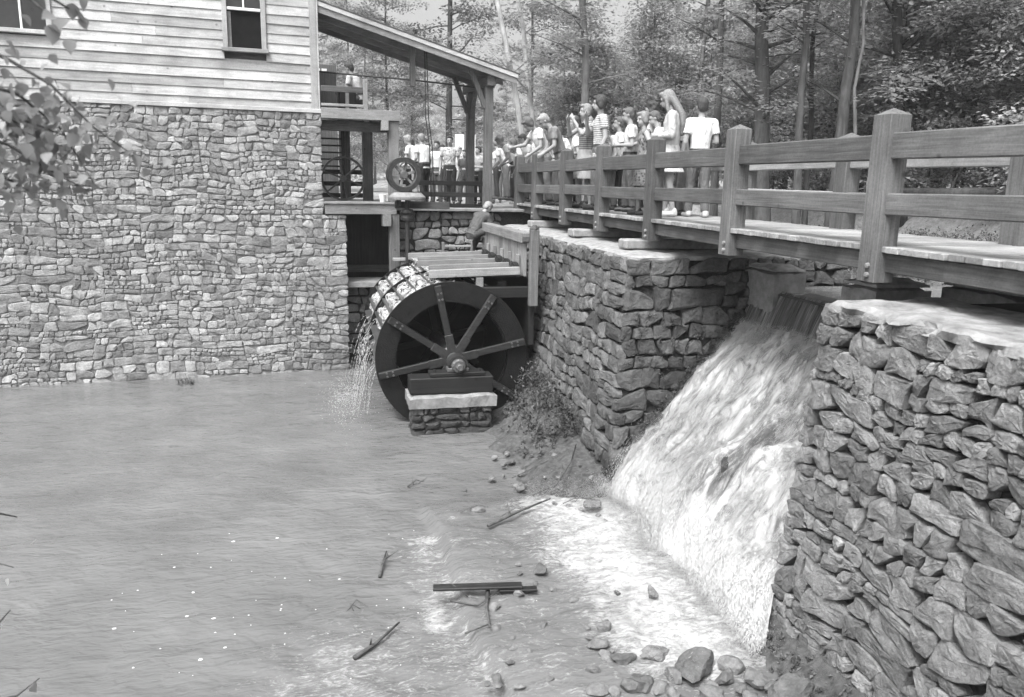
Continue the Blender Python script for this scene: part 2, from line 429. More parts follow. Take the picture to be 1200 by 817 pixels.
M['ground'] = ground_mat()
M['mud'] = plain_mat('mud_and_gravel', .03, .12, 14, .85, .3, 1.0)
M['streambed'] = plain_mat('streambed', .04, .12, 6, .9, .2, .6)
gx = [-400.0, -200, -100, -60, -40, -25, -15] + spaced(-9, 30, .75, 420, 1.16)
gy = [-400.0, -200, -90, -40, -20, -10, -4, -1] + spaced(.5, 40, .75, 520, 1.16)
grid('ground', gx, gy, ground_h, M['ground'], skip=lambda x, y: (x < 6.1 and -3 < y < 18.6) )
# strips of ground that close the gaps between the walls and the sheet above
def flat(name, x0, x1, y0, y1, z, mat, st=.3):
    return grid(name, [x0 + (x1 - x0) * i / max(1, round((x1 - x0) / st)) for i in range(max(1, round((x1 - x0) / st)) + 1)],
                [y0 + (y1 - y0) * i / max(1, round((y1 - y0) / st)) for i in range(max(1, round((y1 - y0) / st)) + 1)],
                lambda x, y: z + .03 * nz(x * 2, y * 2), mat)
flat('path', .9, 6.2, 17.62, 18.9, 3.31, M['ground'])
grid('streambed', spaced(-22, 7.2, .5), spaced(-3.5, 18.8, .5), lambda x, y: -.45 + .06 * nz(x, y) + 2.9 * sm(2.2, -1.2, y) * sm(9, 7, abs(x - 2)), M['streambed'])

# the pool: muddy water with foam
RX = 1.22      # the rock sill the stream drops over
def sill(y): return 1.12 + .22 * nz(y * .9, 3.3) + .05 * (8 - y)
def apron(x, y): return sm(-.05, .07, x - sill(y)) * sm(9.4, 8.6, y)
def cas_foot(y): return 3.38 + .16 * nz(y * 1.3, 9.1)
def foam_f(x, y):
    a = math.exp(-((x - cas_foot(y) + .40) / .95) ** 2) * sm(9.6, 8.7, y) * sm(4.6, 5.4, y) * (1 if x < cas_foot(y) else 1)
    a *= 1.0
    d = x - sill(y); e = math.exp(-((d + .22) / .30) ** 2) * sm(9.0, 8.2, y) * (.50 + .35 * nz(y * 1.7, .4) + .3 * nz(y * 4, x * 4))
    d2 = -d; f = sm(1.3, .1, d2) * (d2 > -.02) * sm(8.9, 8.0, y) * .52
    d3 = math.hypot(x - .2, (y - 5.6) * .8); g = .6 * math.exp(-(d3 / 1.3) ** 2)
    sp = .62 * math.exp(-(((x - .35) / .42) ** 2 + ((y - 14.4) / .75) ** 2))
    base = .10 + .2 * sm(-3, 1, x) * sm(11.5, 7, y)
    ap = .42 * apron(x, y)
    return max(0, min(1.2, max(a, e, f, g, sp, base, ap) + .1 * nz(x * 1.5, y * 1.5)))
def pool_h(x, y):
    h = .012 * nz(x * 1.2, y * 1.8) + .1 * apron(x, y)
    act = min(1.0, foam_f(x, y)); h += (.006 + .05 * act) * fbm(x * 3.1, y * 3.1, 2.2, 3)
    h += .025 * act * nz(x * 9, y * 9, 5)
    return h
def water_mat(name='muddy_water', base=(.11, .155), foam=True):
    m, t, b = newmat(name); v = posn(t, (1, 1, 1))
    c0 = ramp(t, noise_tex(t, v, .8, 3), [(.3, base[0]), (.7, base[1])])
    vs_ = posn(t, (1.0, 1.7, 1.0), .45)
    rip = noise_tex(t, vs_, 1.7, 3, .45, .6); rip2 = noise_tex(t, posn(t, (1.0, 2.2, 1), -.2), 7.0, 2, .5, .4)
    hs = N(t, 'ShaderNodeMath', operation='ADD'); t.links.new(rip, hs.inputs[0]); t.links.new(mul(t, rip2, .34), hs.inputs[1])
    b.inputs['Roughness'].default_value = .16; b.inputs['IOR'].default_value = 1.33
    if foam:
        at = N(t, 'ShaderNodeAttribute', attribute_name='foam')
        vor = N(t, 'ShaderNodeTexVoronoi', Scale=5.5); vor.feature = 'SMOOTH_F1'; t.links.new(posn(t, (1, 2.0, 1), .55), vor.inputs['Vector'])
        n1 = noise_tex(t, posn(t, (1.0, 2.2, 1), .55), 3.4, 8, .74, 2.2); n2 = noise_tex(t, posn(t, (1.0, 1.9, 1), .5), 22.0, 3, .6)
        s = N(t, 'ShaderNodeMath', operation='ADD'); t.links.new(mul(t, n1, .74), s.inputs[0]); t.links.new(mul(t, n2, .30), s.inputs[1])
        s2 = N(t, 'ShaderNodeMath', operation='ADD'); t.links.new(s.outputs[0], s2.inputs[0]); t.links.new(mul(t, at.outputs['Fac'], .50), s2.inputs[1])
        fm = ramp(t, s2.outputs[0], [(.75, 0), (.88, .45), (1.06, 1)])
        mx = N(t, 'ShaderNodeMix', data_type='FLOAT'); t.links.new(fm, mx.inputs[0]); t.links.new(c0, mx.inputs[2]); t.links.new(ramp(t, noise_tex(t, posn(t, (1, 1.8, 1), .5), 7, 6, .7), [(.3, .26), (.6, .52)]), mx.inputs[3])
        t.links.new(mx.outputs[0], b.inputs['Base Color'])
        rr = N(t, 'ShaderNodeMix', data_type='FLOAT'); t.links.new(fm, rr.inputs[0]); rr.inputs[2].default_value = .07; rr.inputs[3].default_value = .7
        t.links.new(rr.outputs[0], b.inputs['Roughness'])
        h3 = N(t, 'ShaderNodeMath', operation='ADD'); t.links.new(hs.outputs[0], h3.inputs[0]); t.links.new(mul(t, fm, .25), h3.inputs[1])
        bump(t, b, h3.outputs[0], .55, .11)
    else:
        t.links.new(c0, b.inputs['Base Color']); bump(t, b, hs.outputs[0], .2, .08)
    return m
M['pool'] = water_mat()
M['pond'] = water_mat('pond_water', (.16, .22), False)
px_ = [-22.0, -16, -12, -9.5, -8] + spaced(-7, -3, .16) + spaced(-2.9, 4.6, .055)
py_ = [-1.0, 0, 1, 2, 3, 3.6] + spaced(4.2, 9.6, .055) + spaced(9.75, 17.4, .12)
grid('pool_water', px_, py_, pool_h, M['pool'], attr={'foam': foam_f})
grid('pond_water', spaced(5.66, 24, .6), spaced(-1.0, 45, .6), lambda x, y: 2.6 + .006 * nz(x, y), M['pond'])

# ------------------------------------------------------------------ the mill
rng = random.Random(11)
MA = Vector((.547, 16.563, 0)); MR = math.radians(4.88)
mill = empty('mill_building', MA, MR, 'old grist mill with rubble stone basement, grey clapboard upper floor and lean-to porch roof', 'building')
sw = link('stone_wall', mesh('stone_wall', *[
    [(x, y, z) for x, y, z in ((-9, .05, -.6), (-.02, .05, -.6), (-.02, .05, 3.2), (-.47, .05, 3.2), (-.47, .05, 5.16), (-9, .05, 5.16),
                               (-9, .7, -.6), (-.02, .7, -.6), (-.02, .7, 3.2), (-.47, .7, 3.2), (-.47, .7, 5.16), (-9, .7, 5.16))],
    [(0, 1, 2, 3, 4, 5), (11, 10, 9, 8, 7, 6), (0, 6, 7, 1), (1, 7, 8, 2), (2, 8, 9, 3), (3, 9, 10, 4), (4, 10, 11, 5), (5, 11, 6, 0)]], M['mortar']), mill)
fr = lambda u, v, w: Vector((u, .03 - w, v))
cells = course_cells(-7.6, 0.0, -.25, 3.2, rng, (.4, .75), (.5, 1.2), (.07, .21), (.8, 2.0), .28, .12, 1)
cells += course_cells(-7.6, -.45, 3.2, 5.16, rng, (.35, .65), (.45, 1.1), (.07, .19), (.8, 2.0), .28, .12, 2)
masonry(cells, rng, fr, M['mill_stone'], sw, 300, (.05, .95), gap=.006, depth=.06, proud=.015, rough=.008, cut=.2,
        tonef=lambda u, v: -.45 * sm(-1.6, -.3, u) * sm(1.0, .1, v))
for z in (5.165,): box('sill_beam', (-9, .0, z - .005), (-.44, .25, z + .07), M['trim_x'], mill)
sd_ = box('siding_backing', (-9, .13, 5.24), (-.5, .7, 9.6), M['shade_x'], mill)
WINS = [(-2.1, -1.5, 6.27, 7.75), (-6.25, -5.08, 6.34, 7.85)]
z, k = 5.2, 0
while z < 9.3:
    segs = [(-9.0, -.62)]
    for a, b, c, d in WINS:
        if z + .175 > c - .04 and z < d + .08:
            segs = [s for l, r in segs for s in ((l, min(r, a - .075)), (max(l, b + .075), r)) if s[1] - s[0] > .05] if True else segs
    out = []
    for l, r in segs:
        cut = rng.uniform(-7, -2)
        out += [(l, cut - .002), (cut + .002, r)] if l + .5 < cut < r - .5 else [(l, r)]
    for l, r in out:
        t0 = .035 + rng.uniform(-.004, .006); e = rng.uniform(-.006, .006)
        V = [(l, .10 - t0, z + e), (r, .10 - t0, z - e), (r, .115, z - e), (l, .115, z + e), (l, .085, z + .19), (r, .085, z + .19), (r, .115, z + .19), (l, .115, z + .19)]
        link('clapboard', mesh('clapboard', V, [(3, 2, 1, 0), (0, 1, 5, 4), (1, 2, 6, 5), (2, 3, 7, 6), (3, 0, 4, 7), (4, 5, 6, 7)], M['clap']), sd_, (-sd_.location.x, -sd_.location.y, -sd_.location.z))
    z += .172
box('corner_board', (-.62, .03, 5.15), (-.49, .16, 9.4), M['trim'], mill)
box('corner_board', (-.488, .035, 5.0), (-.455, .2, 9.4), M['trim'], mill)
for a, b, c, d in WINS:
    w = empty('window'); w.parent = mill
    box('casing', (a - .09, .035, c), (a, .12, d), M['trim'], w); box('casing', (b, .035, c), (b + .09, .12, d), M['trim'], w)
    box('window_sill', (a - .12, -.02, c - .07), (b + .12, .14, c), M['trim_x'], w)
    mid = c + (d - c) * .47
    if a > -3:        # lower sash pushed up: black panel painted for the room's shade
        box('dark_opening', (a, .118, c), (b, .13, mid), M['black_void'], w, 0)
        box('curtain', (a + .003, .10, c + .002), (a + .07, .112, mid - .05), M['concrete_old'], w)
        box('meeting_rail', (a + .002, .06, mid - .025), (b - .002, .115, mid + .025), M['white_paint'], w)
    else:
        box('pane', (a, .10, c), (b, .117, mid), M['glass'], w, 0); box('meeting_rail', (a + .002, .06, mid - .025), (b - .002, .115, mid + .025), M['white_paint'], w)
        for q in range(1, 3): x = a + (b - a) * q / 3; box('muntin', (x - .018, .07, c + .002), (x + .018, .098, mid - .027), M['white_paint'], w)
    box('pane', (a, .10, mid + .026), (b, .117, d - .002), M['glass'], w, 0)
    for q in range(1, 2 if a > -3 else 3): x = a + (b - a) * q / (2 if a > -3 else 3); box('muntin', (x - .016, .07, mid + .027), (x + .016, .098, d - .004), M['white_paint'], w)
# porch roof: rafters run down the slope, boards lie across them
RS = -.2695
rf = empty('porch_roof'); rf.parent = mill
def rz(x, dz=0.0): return 7.24 + RS * (x + .45) + dz
RY0, RY1 = .12, 2.25
def slab(name, x0, x1, y0, y1, d0, d1, mat, parent, bev=.004):
    V = [(x0, y0, rz(x0, d0)), (x1, y0, rz(x1, d0)), (x1, y1, rz(x1, d0)), (x0, y1, rz(x0, d0)), (x0, y0, rz(x0, d1)), (x1, y0, rz(x1, d1)), (x1, y1, rz(x1, d1)), (x0, y1, rz(x0, d1))]
    return link(name, mesh(name, V, [(3, 2, 1, 0), (4, 5, 6, 7), (0, 1, 5, 4), (1, 2, 6, 5), (2, 3, 7, 6), (3, 0, 4, 7)], mat), parent)
slab('roofing', -.46, 3.66, RY0 - .06, RY1 + .05, -.012, .015, M['roofing'], rf)
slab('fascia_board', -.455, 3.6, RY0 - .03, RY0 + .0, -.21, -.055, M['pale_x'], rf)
slab('fascia_trim', -.455, 3.62, RY0 - .055, RY0 - .032, -.09, -.015, M['trim_x'], rf)
y = RY0 + .02
while y < RY1 - .1:
    slab('rafter', -.45, 3.5, y, y + .05, -.20, -.052, M['pale_x'], rf); y += .60  # rafters and boards paler, standing in for light bounced up underneath
y = RY0
while y < RY1:
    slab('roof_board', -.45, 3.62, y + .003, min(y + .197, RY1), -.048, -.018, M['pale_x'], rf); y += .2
box('eave_beam', (2.98, .16, rz(3.1) - .40), (3.16, RY1 - .05, rz(3.1) - .212), M['wood_y'], rf)
for yy, sg_ in ((.30, 1), (1.72, -1)):
    box('post', (2.985, yy, 3.28), (3.155, yy + .17, rz(3.1) - .402), M['wood_z'], mill)
    beam('brace', (3.07, yy + .085 + sg_ * .08, 5.35), (3.07, yy + .085 + sg_ * .42, rz(3.1) - .39), .08, .10, M['wood_z'], mill)
    beam('brace', (3.0, yy + .085, 5.45), (2.68, yy + .085, rz(2.68) - .19), .08, .10, M['wood_z'], mill)
# platform, loft and their timbers; pale loft wood makes up for missing light
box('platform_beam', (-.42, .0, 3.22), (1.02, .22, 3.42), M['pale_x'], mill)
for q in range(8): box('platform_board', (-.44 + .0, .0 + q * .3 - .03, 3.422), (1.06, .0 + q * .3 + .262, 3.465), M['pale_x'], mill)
box('beam_end', (.73, -.05, 2.98), (.90, .2, 3.218), M['pale_y'], mill)
box('post', (.88, .015, 1.7), (1.08, .21, 3.218), M['wood_z'], mill)
box('post', (.88, .015, 3.467), (1.08, .21, 5.07), M['pale_z'], mill)
box('post', (.50, 1.0, 3.467), (.70, 1.2, 5.2), M['shade_z'], mill); box('post', (.12, 1.9, 3.467), (.34, 2.1, 5.2), M['wood_z'], mill)
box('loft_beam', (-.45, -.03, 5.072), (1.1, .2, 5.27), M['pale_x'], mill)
box('beam_end', (.72, -.08, 4.88), (.86, .1, 5.07), M['pale_y'], mill)
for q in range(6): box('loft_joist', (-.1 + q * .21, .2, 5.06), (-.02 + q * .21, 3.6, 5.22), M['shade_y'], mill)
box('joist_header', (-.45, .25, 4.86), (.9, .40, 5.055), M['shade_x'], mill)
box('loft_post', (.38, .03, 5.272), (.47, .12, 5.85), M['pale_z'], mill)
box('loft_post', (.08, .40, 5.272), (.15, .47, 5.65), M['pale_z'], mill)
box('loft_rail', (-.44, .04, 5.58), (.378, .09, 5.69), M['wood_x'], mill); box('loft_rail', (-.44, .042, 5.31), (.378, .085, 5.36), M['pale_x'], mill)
box('grain_bin', (-.43, .8, 5.3), (-.05, 1.5, 6.05), M['wood_z'], mill, .01)
box('grain_bin', (.02, 1.0, 5.3), (.37, 1.6, 5.75), M['dark_z'], mill, .01)
# side window wall of the wing seen beyond the loft
box('wing_wall', (-.44, 4.0, 3.4), (.30, 4.3, 6.6), M['wood_z'], mill)
for q in range(3): box('wing_pane', (-.36 + q * .16, 3.985, 5.9), (-.24 + q * .16, 3.998, 6.5), M['white_paint'], mill, 0)
# slatted grille behind the platform
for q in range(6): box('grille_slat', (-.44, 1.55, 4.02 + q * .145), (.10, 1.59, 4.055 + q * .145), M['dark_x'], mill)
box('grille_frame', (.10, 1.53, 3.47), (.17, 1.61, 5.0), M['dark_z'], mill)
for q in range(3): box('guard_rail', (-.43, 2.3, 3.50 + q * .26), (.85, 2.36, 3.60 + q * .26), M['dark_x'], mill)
# tie rod, hanger and chains under the roof
tube('tie_rod', [(-.43, .4, 5.98), (1.5, .42, 5.93), (2.9, .45, 5.86)], .017, M['iron'], mill)
box('rod_hanger', (1.40, .36, 5.80), (1.50, .50, rz(1.5) - .06), M['shade_z'], mill)
tube('hanging_chain', [(1.72, .5, rz(1.72) - .08), (1.74, .5, 5.2), (1.82, .5, 4.6), (1.86, .52, 3.35)], .010, M['iron'], mill, 6)
tube('hanging_chain', [(1.76, .5, rz(1.76) - .08), (1.80, .5, 5.2), (1.88, .5, 4.6), (1.93, .52, 3.35)], .010, M['iron'], mill, 6)

# ------------------------------------------------------------------ retaining wall of the wheel pit
pit = empty('pit_retaining_wall', (2.1, 17.3, 0), 0, 'rubble retaining wall at the back of the wheel pit below the rail fence', 'wall')
loc = lambda p: Vector(p) - Vector((2.1, 17.3, 0))
def pbox(n, lo, hi, m): return box(n, loc(lo), loc(hi), m, pit, .01)
pbox('wall_core', (1.62, 17.24, -.6), (5.0, 17.62, 3.28), M['gap']); pbox('wall_core', (.50, 17.24, -.6), (1.62, 17.62, 1.70), M['gap'])
pbox('ledge_slab', (.50, 16.75, 1.70), (1.62, 17.6, 1.82), M['concrete_old'])
pbox('coping_slab', (1.55, 17.05, 3.282), (5.0, 17.62, 3.345), M['concrete_old'])
rngp = random.Random(5)
cells = course_cells(1.66, 3.9, .2, 3.27, rngp, (.5, .8), (.7, 1.2), (.13, .25), (.9, 1.9), .25, .08, 6)
masonry(cells, rngp, lambda u, v, w: loc((u, 17.22 - w, v)), M['pit_stone'], pit, 300, gap=.014, depth=.08, proud=.04)
cells = course_cells(.52, 1.6, .2, 1.69, rngp, (.5, .8), (.7, 1.2), (.16, .3), (.9, 1.9), .25, .08, 8)
masonry(cells, rngp, lambda u, v, w: loc((u, 17.22 - w, v)), M['pit_stone'], pit, 300, gap=.014, depth=.08, proud=.04)
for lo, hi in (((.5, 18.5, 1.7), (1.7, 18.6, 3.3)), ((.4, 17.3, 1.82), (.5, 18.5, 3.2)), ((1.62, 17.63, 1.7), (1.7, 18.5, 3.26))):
    pbox('undercroft_wall', lo, hi, M['dark_z'])  # near-black walls, the undercroft's shade put into their colour
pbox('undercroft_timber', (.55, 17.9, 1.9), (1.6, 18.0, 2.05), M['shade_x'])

# ------------------------------------------------------------------ bridge abutment
def slant(P0, U, Vd, Nn):
    P0, U, Vd, Nn = Vector(P0), Vector(U), Vector(Vd), Vector(Nn); return lambda u, v, w: P0 + U * u + Vd * v + Nn * w
AB0 = Vector((3.46, 8.98, -.15)); VB = Vector((.39 / 3.15, .62 / 3.15, 1.0)); TOPV = 3.13
ab = empty('bridge_abutment', (4.5, 11, 0), 0, 'tall battered rubble stone abutment under the footbridge beside the waterfall', 'abutment')
OA = Vector((4.5, 11, 0))
c0 = AB0 + Vector((.06, .06, 0)); c1 = AB0 + VB * TOPV + Vector((.06, .06, 0))
prism('wall_core', [c0 - OA, Vector((7.0, c0.y, -.15)) - OA, Vector((7.0, 17.2, -.15)) - OA, Vector((c0.x, 17.2, -.15)) - OA],
      [c1 - OA, Vector((7.0, c1.y, c1.z)) - OA, Vector((7.0, 17.2, c1.z)) - OA, Vector((c1.x, 17.2, c1.z)) - OA], M['gap'], ab)
nl = Vector((0, 1, 0)).cross(VB) * -1; nl.normalize(); nl = nl if nl.x < 0 else -nl
nr = Vector((1, 0, 0)).cross(VB); nr.normalize(); nr = nr if nr.y < 0 else -nr
fl = slant(AB0 - OA, (0, 1, 0), VB, nl); fr2 = slant(AB0 - OA, (1, 0, 0), VB, nr)
rnga = random.Random(21)
cells = course_cells(0.0, .62, 0, TOPV, rnga, (.26, .40), (.62, .62), (.2, .34), (1.4, 2.4), .16, .0, 3)
cells += course_cells(.6, 5.6, 0, TOPV, rnga, (.5, .9), (.7, 1.3), (.17, .34), (.8, 1.8), .24, .12, 3)
masonry(cells, rnga, fl, M['abut_stone'], ab, 300, (.1, 1.0), gap=.010, depth=.10, proud=.045, rough=.016, rings=3, cut=.15)
cells = course_cells(0.0, 3.3, 0, TOPV, rnga, (.5, .9), (.9, 1.6), (.18, .36), (.9, 2.0), .26, .1, 5)
masonry(cells, rnga, fr2, M['abut_stone'], ab, 300, (0, .55), gap=.010, depth=.10, proud=.045, rough=.016, rings=3, cut=.15)  # right face in darker stones, its shade put into their tone
# cement coping poured over the top, ragged edge
def ragged_slab(name, x0, x1, y0, y1, z0, z1, mat, parent, off, seed, st=.12, edge=.05):
    nx, ny = int((x1 - x0) / st) + 1, int((y1 - y0) / st) + 1; V, Fc = [], []
    for L in (0, 1):
        for j in range(ny + 1):
            for i in range(nx + 1):
                x, y = x0 + (x1 - x0) * i / nx, y0 + (y1 - y0) * j / ny; z = z0 if L == 0 else z1 + .022 * fbm(x * 3, y * 3, seed) + .008 * nz(x * 14, y * 14, seed)
                if i in (0, nx): x += edge * nz(y * 4, seed, L)
                if j in (0, ny): y += edge * nz(x * 4, seed, L + 3)
                if L == 1 and (i in (0, nx) or j in (0, ny)): z -= .025 + .03 * abs(nz(x * 6, y * 6, seed))
                V.append(Vector((x, y, z)) - off)
    m = (nx + 1) * (ny + 1)
    for j in range(ny):
        for i in range(nx):
            a = j * (nx + 1) + i; q = (a, a + 1, a + nx + 2, a + nx + 1); Fc.append(tuple(reversed(q))); Fc.append(tuple(m + k for k in q))
    ring = [i for i in range(nx)] + [nx + j * (nx + 1) for j in range(ny)] + [ny * (nx + 1) + i for i in range(nx, 0, -1)] + [j * (nx + 1) for j in range(ny, 0, -1)]
    for a, b in zip(ring, ring[1:] + ring[:1]): Fc.append((a, b, m + b, m + a))
    return link(name, mesh(name, V, Fc, mat), parent)
ragged_slab('cement_coping', c1.x - .05, 6.9, c1.y - .05, 17.0, c1.z - .03, c1.z + .045, M['concrete'], ab, OA, 2.0)

# ------------------------------------------------------------------ near wall on the far side of the spillway
M['coping'] = plain_mat('crumbling_cement', .10, .36, 5, .95, .1, 1.0, 0, 8)
rw = empty('spillway_wing_wall', (4.4, 3.5, 0), 0, 'massive dry stone wing wall with pale cement top beside the waterfall', 'wall')
OW = Vector((4.4, 3.5, 0)); RW0 = Vector((3.74, 5.72, -.3)); VR = Vector((.13 / 3.3, -.25 / 3.3, 1.0)); RT = 3.30
q0 = RW0 + Vector((.10, -.06, 0)); q1 = RW0 + VR * RT + Vector((.10, -.06, 0))
prism('wall_core', [q0 - OW, Vector((q0.x, -2.5, q0.z)) - OW, Vector((6.9, -2.5, q0.z)) - OW, Vector((6.9, q0.y, q0.z)) - OW],
      [q1 - OW, Vector((q1.x, -2.5, q1.z)) - OW, Vector((6.9, -2.5, q1.z)) - OW, Vector((6.9, q1.y, q1.z)) - OW], M['gap'], rw)
nw = Vector((0, -1, 0)).cross(VR); nw.normalize(); nw = nw if nw.x < 0 else -nw
rngw = random.Random(42)
cells = course_cells(0, 5.4, 0, RT, rngw, (.35, .7), (.5, 1.1), (.10, .25), (.9, 2.1), .36, .15, 13)
masonry(cells, rngw, slant(RW0 - OW, (0, -1, 0), VR, nw), M['wall_stone'], rw, 300, (.08, 1.0), gap=.004, depth=.16, proud=.024, rough=.014, rounding=1, rings=3, cut=.16)
cells = course_cells(0, 1.6, .3, RT, rngw, (.5, .9), (.8, 1.4), (.15, .32), (.9, 1.9), .25, .1, 9)
masonry(cells, rngw, slant(RW0 - OW + Vector((.08, .0, 0)), (1, 0, 0), VR, (0, 1, .08)), M['wall_stone'], rw, 60, (0, .6), gap=.014, depth=.1, proud=.045, rings=2)
ragged_slab('cement_coping', q1.x - .10, 5.0, -2.4, q1.y + .06, q1.z - .03, q1.z + .05, M['coping'], rw, OW, 6.0, .07, .10)

# ------------------------------------------------------------------ water wheel
WC = Vector((2.07, 12.6, 1.07)); WR = 1.255; WW = 3.5
wheel = empty('waterwheel', WC, 0, 'large dark iron and timber overshot water wheel with eight spokes', 'water wheel')
M['rim'] = plain_mat('wet_rim', .004, .013, 10, .5, .25, .6)
M['spoke'] = grain_mat('wet_spoke', .014, .042, 'x', .4)
M['bucket'] = grain_mat('wet_bucket_board', .03, .10, 'y', .3)
rngm = random.Random(3)
for i, y in enumerate((0, WW / 2, WW)):
    annulus('rim', .93, WR, y, y + .055, M['rim'], wheel, 72)
annulus('drum', .90, .925, .06, WW - .005, M['rim'], wheel, 72)
for i in range(3):
    for a in range(8):
        an = math.radians(12 + 45 * a); yy = (-.055, WW / 2 - .05, WW + .06)[i]
        c, s = math.cos(an), math.sin(an)
        sp = beam('spoke', (c * .17, yy, s * .17), (c * (WR - .03), yy, s * (WR - .03)), .12 if i == 0 else .1, .095, M['dark_x'], wheel)
        sp.rotation_euler = Matrix(((c, 0, -s), (0, 1, 0), (s, 0, c))).to_euler()
        sp.data = box_mesh((WR - .2, .09, .105), M['spoke'] if i == 0 else M['dark_x'])  # inner spokes darker, shade inside the wheel put into their colour
        if i == 0:
            for rr in (.24, .34, 1.0, 1.1):
                for off in (-.028, .028):
                    lathe('bolt', [(.018, -.055 + .11), (.018, .125)], M['iron_grey'], wheel, 6, 'Y', (c * rr - s * off, 0.0, s * rr + c * off))
            fl_ = beam('hub_arm', (c * .1, -.118, s * .1), (c * .42, -.118, s * .42), .02, .13, M['iron'], wheel)
            fl_.rotation_euler = Matrix(((c, 0, -s), (0, 1, 0), (s, 0, c))).to_euler(); fl_.data = box_mesh((.3, .02, .14), M['iron'])
nb = 28
for sec in range(2):
    y0, y1 = (.058, WW / 2 - .003) if sec == 0 else (WW / 2 + .058, WW - .003)
    for k in range(nb):
        a0 = 2 * math.pi * k / nb + .1; a1 = a0 + .16
        p0, p1 = Vector((math.cos(a0) * .93, 0, math.sin(a0) * .93)), Vector((math.cos(a1) * (WR - .012), 0, math.sin(a1) * (WR - .012)))
        t = (p1 - p0).normalized(); nrm = Vector((-t.z, 0, t.x)) * .014; V = []
        for yy in (y0, y1): V += [p0 - nrm + Vector((0, yy, 0)), p1 - nrm + Vector((0, yy, 0)), p1 + nrm + Vector((0, yy, 0)), p0 + nrm + Vector((0, yy, 0))]
        link('bucket_board', mesh('bucket_board', V, [(0, 1, 2, 3), (7, 6, 5, 4), (0, 4, 5, 1), (1, 5, 6, 2), (2, 6, 7, 3), (3, 7, 4, 0)], M['bucket']), wheel)
annulus('end_boards', .12, .895, WW / 2 + .06, WW / 2 + .09, M['rim'], wheel, 48)  # added dark disc, blocks the view through so the inside stays black
lathe('axle', [(.095, .66), (.115, .63), (.115, -WW - .5), (.1, -WW - .52)], M['iron_grey'], wheel, 12, 'Y')
lathe('hub', [(.2, .125), (.23, .10), (.23, -.03), (.2, -.05)], M['iron'], wheel, 20, 'Y')
lathe('axle_end', [(.045, .76), (.06, .74), (.06, .655)], M['iron_grey'], wheel, 8, 'Y')
# water sliding over the wheel and falling from it
def whitewater_mat(name, lo=.30, hi=.86, sc=(3, 9, 3), alpha=None, thr=(.36, .62), foamy=False):
    m, t, b = newmat(name)
    tc = N(t, 'ShaderNodeAttribute', attribute_name='flow'); mp = N(t, 'ShaderNodeMapping'); mp.inputs['Scale'].default_value = sc
    t.links.new(tc.outputs['Vector'], mp.inputs[0])
    n1 = noise_tex(t, mp.outputs[0], 1.0, 9, .68, 1.3)
    br_ = ramp(t, noise_tex(t, mp.outputs[0], .28, 3, .6, .4), [(.36, .55), (.56, 1.05)])
    col_ = mul(t, ramp(t, n1, [(thr[0], lo), (thr[1], hi)]), br_)
    if foamy:      # broken into foam where the water strikes the pool
        g_ = N(t, 'ShaderNodeNewGeometry'); sx_ = N(t, 'ShaderNodeSeparateXYZ'); t.links.new(g_.outputs['Position'], sx_.inputs[0])
        mx_ = N(t, 'ShaderNodeMix', data_type='FLOAT'); t.links.new(ramp(t, sx_.outputs['Z'], [(.22, 1), (.75, 0)]), mx_.inputs[0]); t.links.new(col_, mx_.inputs[2])
        t.links.new(ramp(t, n1, [(.3, .32), (.55, .56)]), mx_.inputs[3]); col_ = mx_.outputs[0]
    t.links.new(col_, b.inputs['Base Color'])
    b.inputs['Roughness'].default_value = .45; b.inputs['Specular IOR Level'].default_value = .3
    b.inputs['Subsurface Weight'].default_value = 0
    bump(t, b, n1, .8, .12)
    if alpha:
        t.links.new(ramp(t, noise_tex(t, mp.outputs[0], 1.7, 5, .7), [(alpha[0], 0), (alpha[1], 1)]), b.inputs['Alpha'])
    return m
M['sheen'] = whitewater_mat('wheel_water', .25, .7, (9, 6, 6), (.40, .50))
M['fall'] = whitewater_mat('white_water', .18, .54, (3.2, 7.0, 1), None, (.36, .54), True)
def rock_band(m):      # the rock face shows dark through the thin water where flow.z says so
    t = m.node_tree; b = t.nodes['Principled BSDF']; src = b.inputs['Base Color'].links[0].from_socket
    at = N(t, 'ShaderNodeAttribute', attribute_name='flow'); sx_ = N(t, 'ShaderNodeSeparateXYZ'); t.links.new(at.outputs['Vector'], sx_.inputs[0])
    mp = N(t, 'ShaderNodeMapping'); mp.inputs['Scale'].default_value = (3.0, 7.0, 0); t.links.new(at.outputs['Vector'], mp.inputs[0])
    n_ = noise_tex(t, mp.outputs[0], 1.0, 6, .7, 1.0); ad = N(t, 'ShaderNodeMath', operation='ADD'); t.links.new(n_, ad.inputs[0]); t.links.new(sx_.outputs['Z'], ad.inputs[1])
    mx = N(t, 'ShaderNodeMix', data_type='FLOAT'); t.links.new(ramp(t, ad.outputs[0], [(.74, 0), (1.08, .85)]), mx.inputs[0]); t.links.new(src, mx.inputs[2]); mx.inputs[3].default_value = .045
    t.links.new(mx.outputs[0], b.inputs['Base Color'])
M['lipwater'] = whitewater_mat('falling_sheet', .08, .46, (.9, 26, 1), None, (.42, .68))
M['spray'] = plain_mat('spray', .46, .56, 20, .6, .3, 0)
